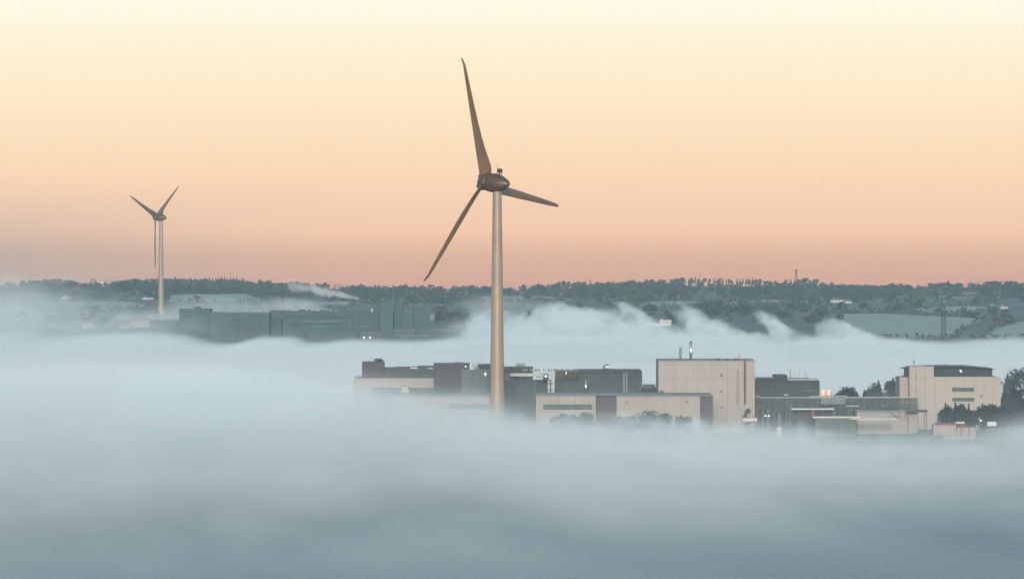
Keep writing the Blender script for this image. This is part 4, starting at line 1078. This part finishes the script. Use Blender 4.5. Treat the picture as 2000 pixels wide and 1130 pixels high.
def front_fog(nt, pos, x, y, z):
    n1 = noise(nt, pos, (1 / 85, 1 / 170, 1 / 34), 4, .55, .6)
    n2 = noise(nt, pos, (1 / 26, 1 / 60, 1 / 14), 4, .6, .8, (5, 2, 9))
    n3 = noise(nt, pos, (1 / 150, 1 / 300, 1 / 80), 2, .5, .3, (1, 7, 3))
    top = x.curve([(-420, 33), (-120, 33), (-58, 31), (-38, 26), (-22, 23), (-8, 20), (8, 17), (60, 16), (84, 13), (110, 11.5), (150, 10.5), (180, 11.5), (200, 16), (420, 20)], -420, 420, 0, 40)
    top = top * y.ss(1150, 1900, .8, 1.0)
    cb = nt.nodes.new('ShaderNodeCombineXYZ')
    for i_, q_ in enumerate((x + (y - 1500.0) * .16, y, z)): nt.links.new(q_.s, cb.inputs[i_])
    st = noise(nt, cb.outputs[0], (1 / 48, 1 / 420, 1 / 60), 4, .55, .7, (2, 6, 4)); st2 = noise(nt, cb.outputs[0], (1 / 17, 1 / 150, 1 / 22), 3, .6, .7, (7, 1, 3))
    edge = (top + n1 * 16 + n2 * 6 + st * 12 + st2 * 5 - z).ss(-4, 9)
    core = edge * (1 + n3 * 3.2 + n1 * 1.6 + n2 * 1.5 + st * 2.6 + st2 * 2.0).max(.10)
    sig = y.ss(1250, 2090, .0009, .0095)
    shore = y.ss(2055, 1975).max(x.ss(-70, -150))                 # the fog stops at the works, but runs on past their left end
    tail = (((z - top).max(0) * (-1 / 14)).exp()) * .0005 * (1 + n1 * 2).max(0)
    ground = ((z - 8.0).max(0) * (-1 / 5.5)).exp() * .0019 * (1 + n1 * 2.5 + n3 * 2).max(0) * y.ss(1930, 1990)
    return core * sig * shore + tail * y.ss(2230, 2000).max(.35) * y.ss(1300, 1950, .06, 1.0) + ground
gn_volume('fog_bank', (-440, 980, 0), (440, 2250, 62), (4.4, 6, 2.0), front_fog, FOGMAT, 'low dense fog bank lying on the water in front of the works', 'fog')
BLOBS = [  # photo column, row, half width, half height in pixels, strength
 (-40, 615, 230, 80, .20), (20, 630, 240, 50, .25), (190, 642, 190, 30, .18), (320, 634, 120, 30, .05), (930, 640, 60, 20, .25),
]
def mid_fog(nt, pos, x, y, z):
    n1 = noise(nt, pos, (1 / 110, 1 / 200, 1 / 40), 4, .55, .6, (3, 1, 2))
    n2 = noise(nt, pos, (1 / 30, 1 / 60, 1 / 16), 4, .62, 1.2, (8, 2, 5))
    n3 = noise(nt, pos, (1 / 14, 1 / 30, 1 / 9), 3, .6, 1.0, (4, 4, 1))
    Dm = 4100
    edge_px = [(-400, 640), (0, 640), (120, 648), (250, 642), (340, 646), (400, 660), (450, 664), (520, 651), (560, 651), (610, 662), (700, 657), (800, 659), (860, 655), (920, 648), (1000, 645), (1200, 645), (1300, 645), (1440, 652), (1490, 660), (1560, 656), (1620, 650), (1690, 652), (1760, 656), (1840, 660), (1900, 656), (2000, 651), (2400, 645)]
    top = x.curve([(X(a, Dm), Z(b_, Dm)) for a, b_ in edge_px], X(-400, Dm), X(2400, Dm), 0, 40)
    base = 12.5 + n1 * 5
    top = base + (top - 2.5 - base) * y.ss(3500, 4000)
    e = (top + n1 * 4 + n2 * 2.5 - z).ss(-1.0, 4.5) * (1.0 + n2 * 1.2).max(.2) * .013
    lens = y.ss(4225, 4150) * y.ss(2240, 2420)
    d = e * lens
    band = y.ss(3820, 3960) * y.ss(4225, 4140)
    for bx, by, rx, ry, st in BLOBS:
        cx_, cz_, ax, az = X(bx, Dm), Z(by, Dm), rx * Dm / F, ry * Dm / F
        r = ((((x - cx_) / ax).op('POWER', 2.0) + ((z - cz_) / az).op('POWER', 2.0))).op('SQRT')
        d = d + (r + n2 * 2.4 + n3 * 1.5 + n1 * 1.2).ss(1.1, .1) * (.0125 * st) * band
    tail = ((z - top).max(0) * (-1 / 7)).exp() * .0002 * (1 + n1 * 2).max(0) * lens
    return d + tail
gn_volume('fog_bank', (-620, 2260, -1), (620, 4232, 100), (4.6, 12, 2.0), mid_fog, FOGMAT, 'white fog bank with ragged puffs filling the inlet between near and far works', 'fog')
def ragged(nt, pos, x, y, z, prof, D, thick, amp, soft, sigma, seed, f, zfoot, lean=.5):
    """a ragged sheet of rising mist: its crest follows prof (photo points at distance D), eaten into by noise"""
    wx = noise(nt, pos, (f * .5, f * .5, f * .5), 3, .55, 0, (seed, 3, 1)); wz = noise(nt, pos, (f * .5, f * .5, f * .5), 3, .55, 0, (1, seed, 7))
    n1 = noise(nt, pos, (f, f, f * 1.2), 4, .6, 1.0, (seed, 2, 5)); n2 = noise(nt, pos, (f * 2.6, f * 2.6, f * 3.2), 4, .62, .8, (5, seed, 2))
    n3 = noise(nt, pos, (f * .35, f * .35, f * .6), 2, .5, .4, (9, 2, seed))
    xs = [X(p[0], D) for p in prof]; zs = [Z(p[1], D) for p in prof]
    top = (x + wx * (2.2 / f) + (z - 22.0) * lean).curve(list(zip(xs, zs)), xs[0], xs[-1], min(zs) - 1, max(zs) + 1)
    e = (top + n1 * (amp * 3.2) + n2 * (amp * 1.9) - z).ss(-soft * .4, soft * 1.6)
    yc = (y - D + wz * thick * 1.6) / thick
    sheet = (yc * yc * -1.0).exp()
    holes = (n1 * 2.0 + n2 * 1.4 + n3 * 1.6 + .32).ss(-.1, .75, .06, 1.4)
    return e * sheet * holes * sigma * z.ss(zfoot - 2, zfoot + 3)
CREST = [(860, 668), (905, 655), (925, 640), (942, 622), (965, 606), (1000, 601), (1030, 612), (1050, 608), (1075, 598), (1105, 592), (1135, 592), (1165, 602), (1195, 604), (1222, 612), (1245, 602), (1262, 596), (1278, 600), (1300, 626), (1322, 634), (1340, 612), (1352, 598), (1366, 596), (1382, 604), (1402, 612), (1425, 624), (1450, 640), (1478, 656), (1492, 646), (1504, 620), (1518, 610), (1534, 614), (1548, 636), (1566, 652), (1600, 646), (1618, 634), (1640, 627), (1656, 622), (1672, 630), (1686, 640), (1700, 654), (1760, 664)]
def rising(nt, pos, x, y, z):
    lower = [(a_ + 14, b_ + 20) for a_, b_ in CREST]
    return ragged(nt, pos, x, y, z, CREST, 4110, 14, 6.5, 4.0, .075, 4.0, 1 / 24, 6, .8) + ragged(nt, pos, x, y, z, lower, 4060, 12, 6.0, 5.0, .06, 17.0, 1 / 20, 6, .6)
gn_volume('mist', (-62, 4010, 6), (312, 4170, 66), (1.8, 4, 1.3), rising, FOGMAT, 'torn connected wisps of mist rising from the inlet fog right of the big turbine', 'mist')
EDGE = [(300, 706), (520, 722), (640, 738), (705, 752), (760, 768), (850, 788), (905, 802), (960, 812), (1000, 814), (1040, 817), (1100, 814), (1170, 813), (1240, 815), (1320, 820), (1400, 830), (1480, 840), (1560, 848), (1650, 851), (1750, 856), (1800, 860), (1850, 864), (1900, 866), (1950, 853), (1985, 832), (2020, 815), (2300, 800)]
def near_edge(nt, pos, x, y, z):
    mid = [(a_ - 20, b_ + 22) for a_, b_ in EDGE]; low = [(a_ + 25, b_ + 52) for a_, b_ in EDGE]
    return ragged(nt, pos, x, y, z, EDGE, 1945, 12, 6.0, 5.0, .075, 12.0, 1 / 17, 0, .9) + ragged(nt, pos, x, y, z, mid, 1880, 13, 6.0, 6.0, .05, 44.0, 1 / 19, 0, -.6) + ragged(nt, pos, x, y, z, low, 1780, 16, 6.0, 7.0, .03, 31.0, 1 / 24, 0, .8)
gn_volume('mist', (-140, 1720, 0), (240, 1985, 44), (1.7, 4, 1.1), near_edge, FOGMAT, 'soft ragged mist along the fog edge in front of the works', 'mist')
def hill_mist(nt, pos, x, y, z):
    n1 = noise(nt, pos, (1 / 90, 1 / 160, 1 / 14), 4, .6, .8, (2, 2, 2))
    n2 = noise(nt, pos, (1 / 40, 1 / 60, 1 / 12), 4, .6, .8, (6, 2, 2))
    Dm = 5100; d = None
    for bx, by, rx, ry, st in ((200, 602, 280, 44, .28), (20, 585, 150, 62, .45), (950, 605, 60, 30, .5), (1010, 595, 90, 16, .35)):
        cx_, cz_, ax, az = X(bx, Dm), Z(by, Dm), rx * Dm / F, ry * Dm / F
        r = ((((x - cx_) / ax).op('POWER', 2.0) + ((z - cz_) / az).op('POWER', 2.0))).op('SQRT')
        q = (r + n1 * 2.0 + n2 * 1.8).ss(1.05, .1) * (.0035 * st)
        d = q if d is None else d + q
    return d * y.ss(4900, 5000) * y.ss(5300, 5200)
gn_volume('mist', (-620, 4890, 14), (300, 5310, 80), (5, 14, 1.6), hill_mist, FOGMAT, 'thin drifting mist on the slope behind the far works', 'mist')
def slope_band(nt, pos, x, y, z):
    prof = [(250, 612), (330, 603), (380, 590), (430, 580), (480, 577), (520, 582), (560, 585), (600, 582), (635, 586), (660, 594), (690, 606), (760, 612)]
    return ragged(nt, pos, x, y, z, prof, 4700, 45, 3.2, 6.0, .011, 21.0, 1 / 34, 26, 1.2)
gn_volume('mist', (-360, 4560, 22), (-80, 4840, 62), (2.5, 8, 1.5), slope_band, FOGMAT, 'band of pale mist lying on the slope just behind the far works roofs', 'mist')
def plume(name, src, end, r0, r1, D, dens, label, seed, bow=0.0):
    """steam rising from src to end (photo points at distance D), radius in photo pixels"""
    A, B = P(*src, D), P(*end, D); k = D / F
    pad = r1 * k * 1.8
    lo = (min(A.x, B.x) - pad, D - pad, min(A.z, B.z) - pad); hi = (max(A.x, B.x) + pad, D + pad, max(A.z, B.z) + pad)
    L2 = (B - A).length
    ax = (B - A).normalized()
    def build(nt, pos, x, y, z):
        f = 1 / max(r1 * k, .5)
        n1 = noise(nt, pos, (f * .6,) * 3, 4, .6, 1.0, (seed, 0, 0)); n2 = noise(nt, pos, (f * 1.6,) * 3, 3, .6, .6, (0, seed, 0))
        t = ((x - A.x) * ax.x + (z - A.z) * ax.z) / L2
        tc = t.op('ADD', 0.0, clamp=True)
        sag = tc * (1 - tc) * bow
        qx = (x - A.x) - tc * (B.x - A.x); qz = (z - A.z) - tc * (B.z - A.z) - sag; qy = y - D
        rr_ = (qx * qx + qy * qy + qz * qz).op('SQRT') / (tc * ((r1 - r0) * k) + r0 * k)
        return (rr_ + n1 * 2.4 + n2 * 1.5).ss(1.05, .2) * (tc * (-.8 * dens) + dens)
    vx = max(.25, r0 * k * .35)
    span = [hi[i] - lo[i] for i in range(3)]
    v_ = max(vx, (span[0] * span[1] * span[2] / 700000) ** (1 / 3))
    gn_volume(name, lo, hi, (v_, v_, v_), build, STEAM, label, 'steam')
plume('steam_plume', (712, 586), (572, 559), 2.4, 16, 4345, .28, 'white steam plume streaming from the tall far block roof', 3.0, 3.0)
plume('steam_plume', (732, 592), (718, 586), 1.2, 3, 4330, .3, 'short wisp of steam beside the white flue', 9.0)
plume('steam_plume', (680, 592), (520, 596), 5, 15, 4480, .08, 'low band of steam drifting left behind the glazed works', 5.0)
plume('steam_plume', (1186, 709), (1152, 690), 2.0, 7, 2165, .3, 'small wisp of steam curling from the twin silver stacks', 6.0)
plume('steam_plume', (1210, 704), (1180, 690), 3.0, 6, 2168, .2, 'faint steam curl right of the twin silver stacks', 16.0)
plume('steam_plume', (590, 556), (500, 515), 10, 22, 4400, .004, 'faint smoky wisp against the sky above the steam plume', 7.0)

# haze: one closed box of even air round everything
bm = NB(); box(bm, -1700, 1700, -60, 9900, -6, 182)
hz = link('haze', bm, volume_mat('hazy_air', (.60, .88, 1.0), 0.0, 4.0e-5))
tag(hz, 'even bluish haze filling the air over the estuary and hills', kind='stuff')
hz.display_type = 'WIRE'

# ------------------------------------------------------------------ sky, sun, camera
SUN_EL, SUN_AZ = 9.0, 181.0       # degrees; azimuth from +Y clockwise: low behind the camera, a little to the left
w = bpy.data.worlds.new('World'); C.world = w; w.use_nodes = True
nt = w.node_tree; N = nt.nodes; L = nt.links
bg = N['Background']
tc = N.new('ShaderNodeTexCoord'); sx = N.new('ShaderNodeSeparateXYZ'); L.new(tc.outputs['Generated'], sx.inputs[0])
el = E(nt, sx.outputs[2]).op('ARCSINE')
def lin(c): return tuple(((v / 255 + .055) / 1.055) ** 2.4 if v > 10 else v / 255 / 12.92 for v in c) + (1,)
ramp = N.new('ShaderNodeValToRGB'); cr = ramp.color_ramp
def pos_of(deg): return (deg + 1.0) / 9.0
STOPS = [(-1.0, (160, 132, 130)), (-.25, (218, 150, 118)), (.11, (234, 166, 121)), (.40, (264, 198, 145)), (.68, (262, 206, 158)), (1.25, (257, 219, 176)), (1.85, (257, 231, 193)), (2.4, (255, 239, 208)), (2.95, (255, 248, 228)), (4.0, (252, 248, 236)), (6.0, (225, 232, 236)), (8.0, (190, 208, 222))]
cr.elements[0].position = 0; cr.elements[0].color = lin(STOPS[0][1]); cr.elements[1].position = 1; cr.elements[1].color = lin(STOPS[-1][1])
for d, c in STOPS[1:-1]:
    e = cr.elements.new(pos_of(d)); e.color = lin(c)
mp = (el * (180 / math.pi) + 1.0) * (1 / 9.0)
L.new(mp.s, ramp.inputs[0])
sky = N.new('ShaderNodeTexSky'); sky.sky_type = 'NISHITA'; sky.sun_disc = False; sky.sun_elevation = R(SUN_EL); sky.sun_rotation = R(SUN_AZ)
sky.altitude = 75; sky.air_density = 1.2; sky.dust_density = 1.8; sky.ozone_density = 1.7
sc = N.new('ShaderNodeVectorMath'); sc.operation = 'SCALE'; sc.inputs['Scale'].default_value = .10 / .10
L.new(sky.outputs[0], sc.inputs[0])
rs = N.new('ShaderNodeVectorMath'); rs.operation = 'SCALE'; rs.inputs['Scale'].default_value = 2.95
L.new(ramp.outputs[0], rs.inputs[0])
mx = N.new('ShaderNodeMix'); mx.data_type = 'RGBA'
azm = E(nt, sx.outputs[0]).op('ARCTAN2', E(nt, sx.outputs[1])) * (180 / math.pi)
dusk = azm.ss(-1.0, -7.0) * (el * (180 / math.pi)).ss(1.1, -.1) * .75
dm = N.new('ShaderNodeMix'); dm.data_type = 'RGBA'; L.new(dusk.s, dm.inputs[0]); L.new(ramp.outputs[0], dm.inputs[6]); dm.inputs[7].default_value = lin((176, 152, 140))
L.new(dm.outputs[2], rs.inputs[0])
fac = (el * (180 / math.pi)).ss(4.0, 11.0)
L.new(fac.s, mx.inputs[0]); L.new(rs.outputs[0], mx.inputs[6]); L.new(sc.outputs[0], mx.inputs[7])
L.new(mx.outputs[2], bg.inputs[0]); bg.inputs[1].default_value = .15

sd = bpy.data.lights.new('sun', 'SUN'); sd.energy = 1.25; sd.angle = R(8.0); sd.color = (1.0, .88, .78)
so = bpy.data.objects.new('sun', sd); COL.objects.link(so)
az, e_ = R(SUN_AZ), R(SUN_EL)
dirv = Vector((math.sin(az) * math.cos(e_), math.cos(az) * math.cos(e_), math.sin(e_)))
so.rotation_euler = dirv.to_track_quat('Z', 'Y').to_euler(); so.location = (0, -100, 300)

cd = bpy.data.cameras.new('camera'); cam = bpy.data.objects.new('camera', cd); COL.objects.link(cam)
cam.location = (0, 0, H); cam.rotation_euler = (R(90), 0, 0)
cd.sensor_width = 36; cd.lens = F / 2000 * 36; cd.shift_y = -(565 - HY) / 2000; cd.clip_start = 1; cd.clip_end = 30000
C.camera = cam
vs = C.view_settings; vs.view_transform = 'Standard'; vs.look = 'None'; vs.exposure = 1.25; vs.gamma = 1; vs.use_curve_mapping = False
cy = C.cycles
cy.volume_bounces = 8; cy.max_bounces = 10; cy.diffuse_bounces = 2; cy.glossy_bounces = 2
cy.volume_step_rate = 6.0; cy.volume_max_steps = 512
cy.use_denoising = True
cy.sample_clamp_indirect = 8
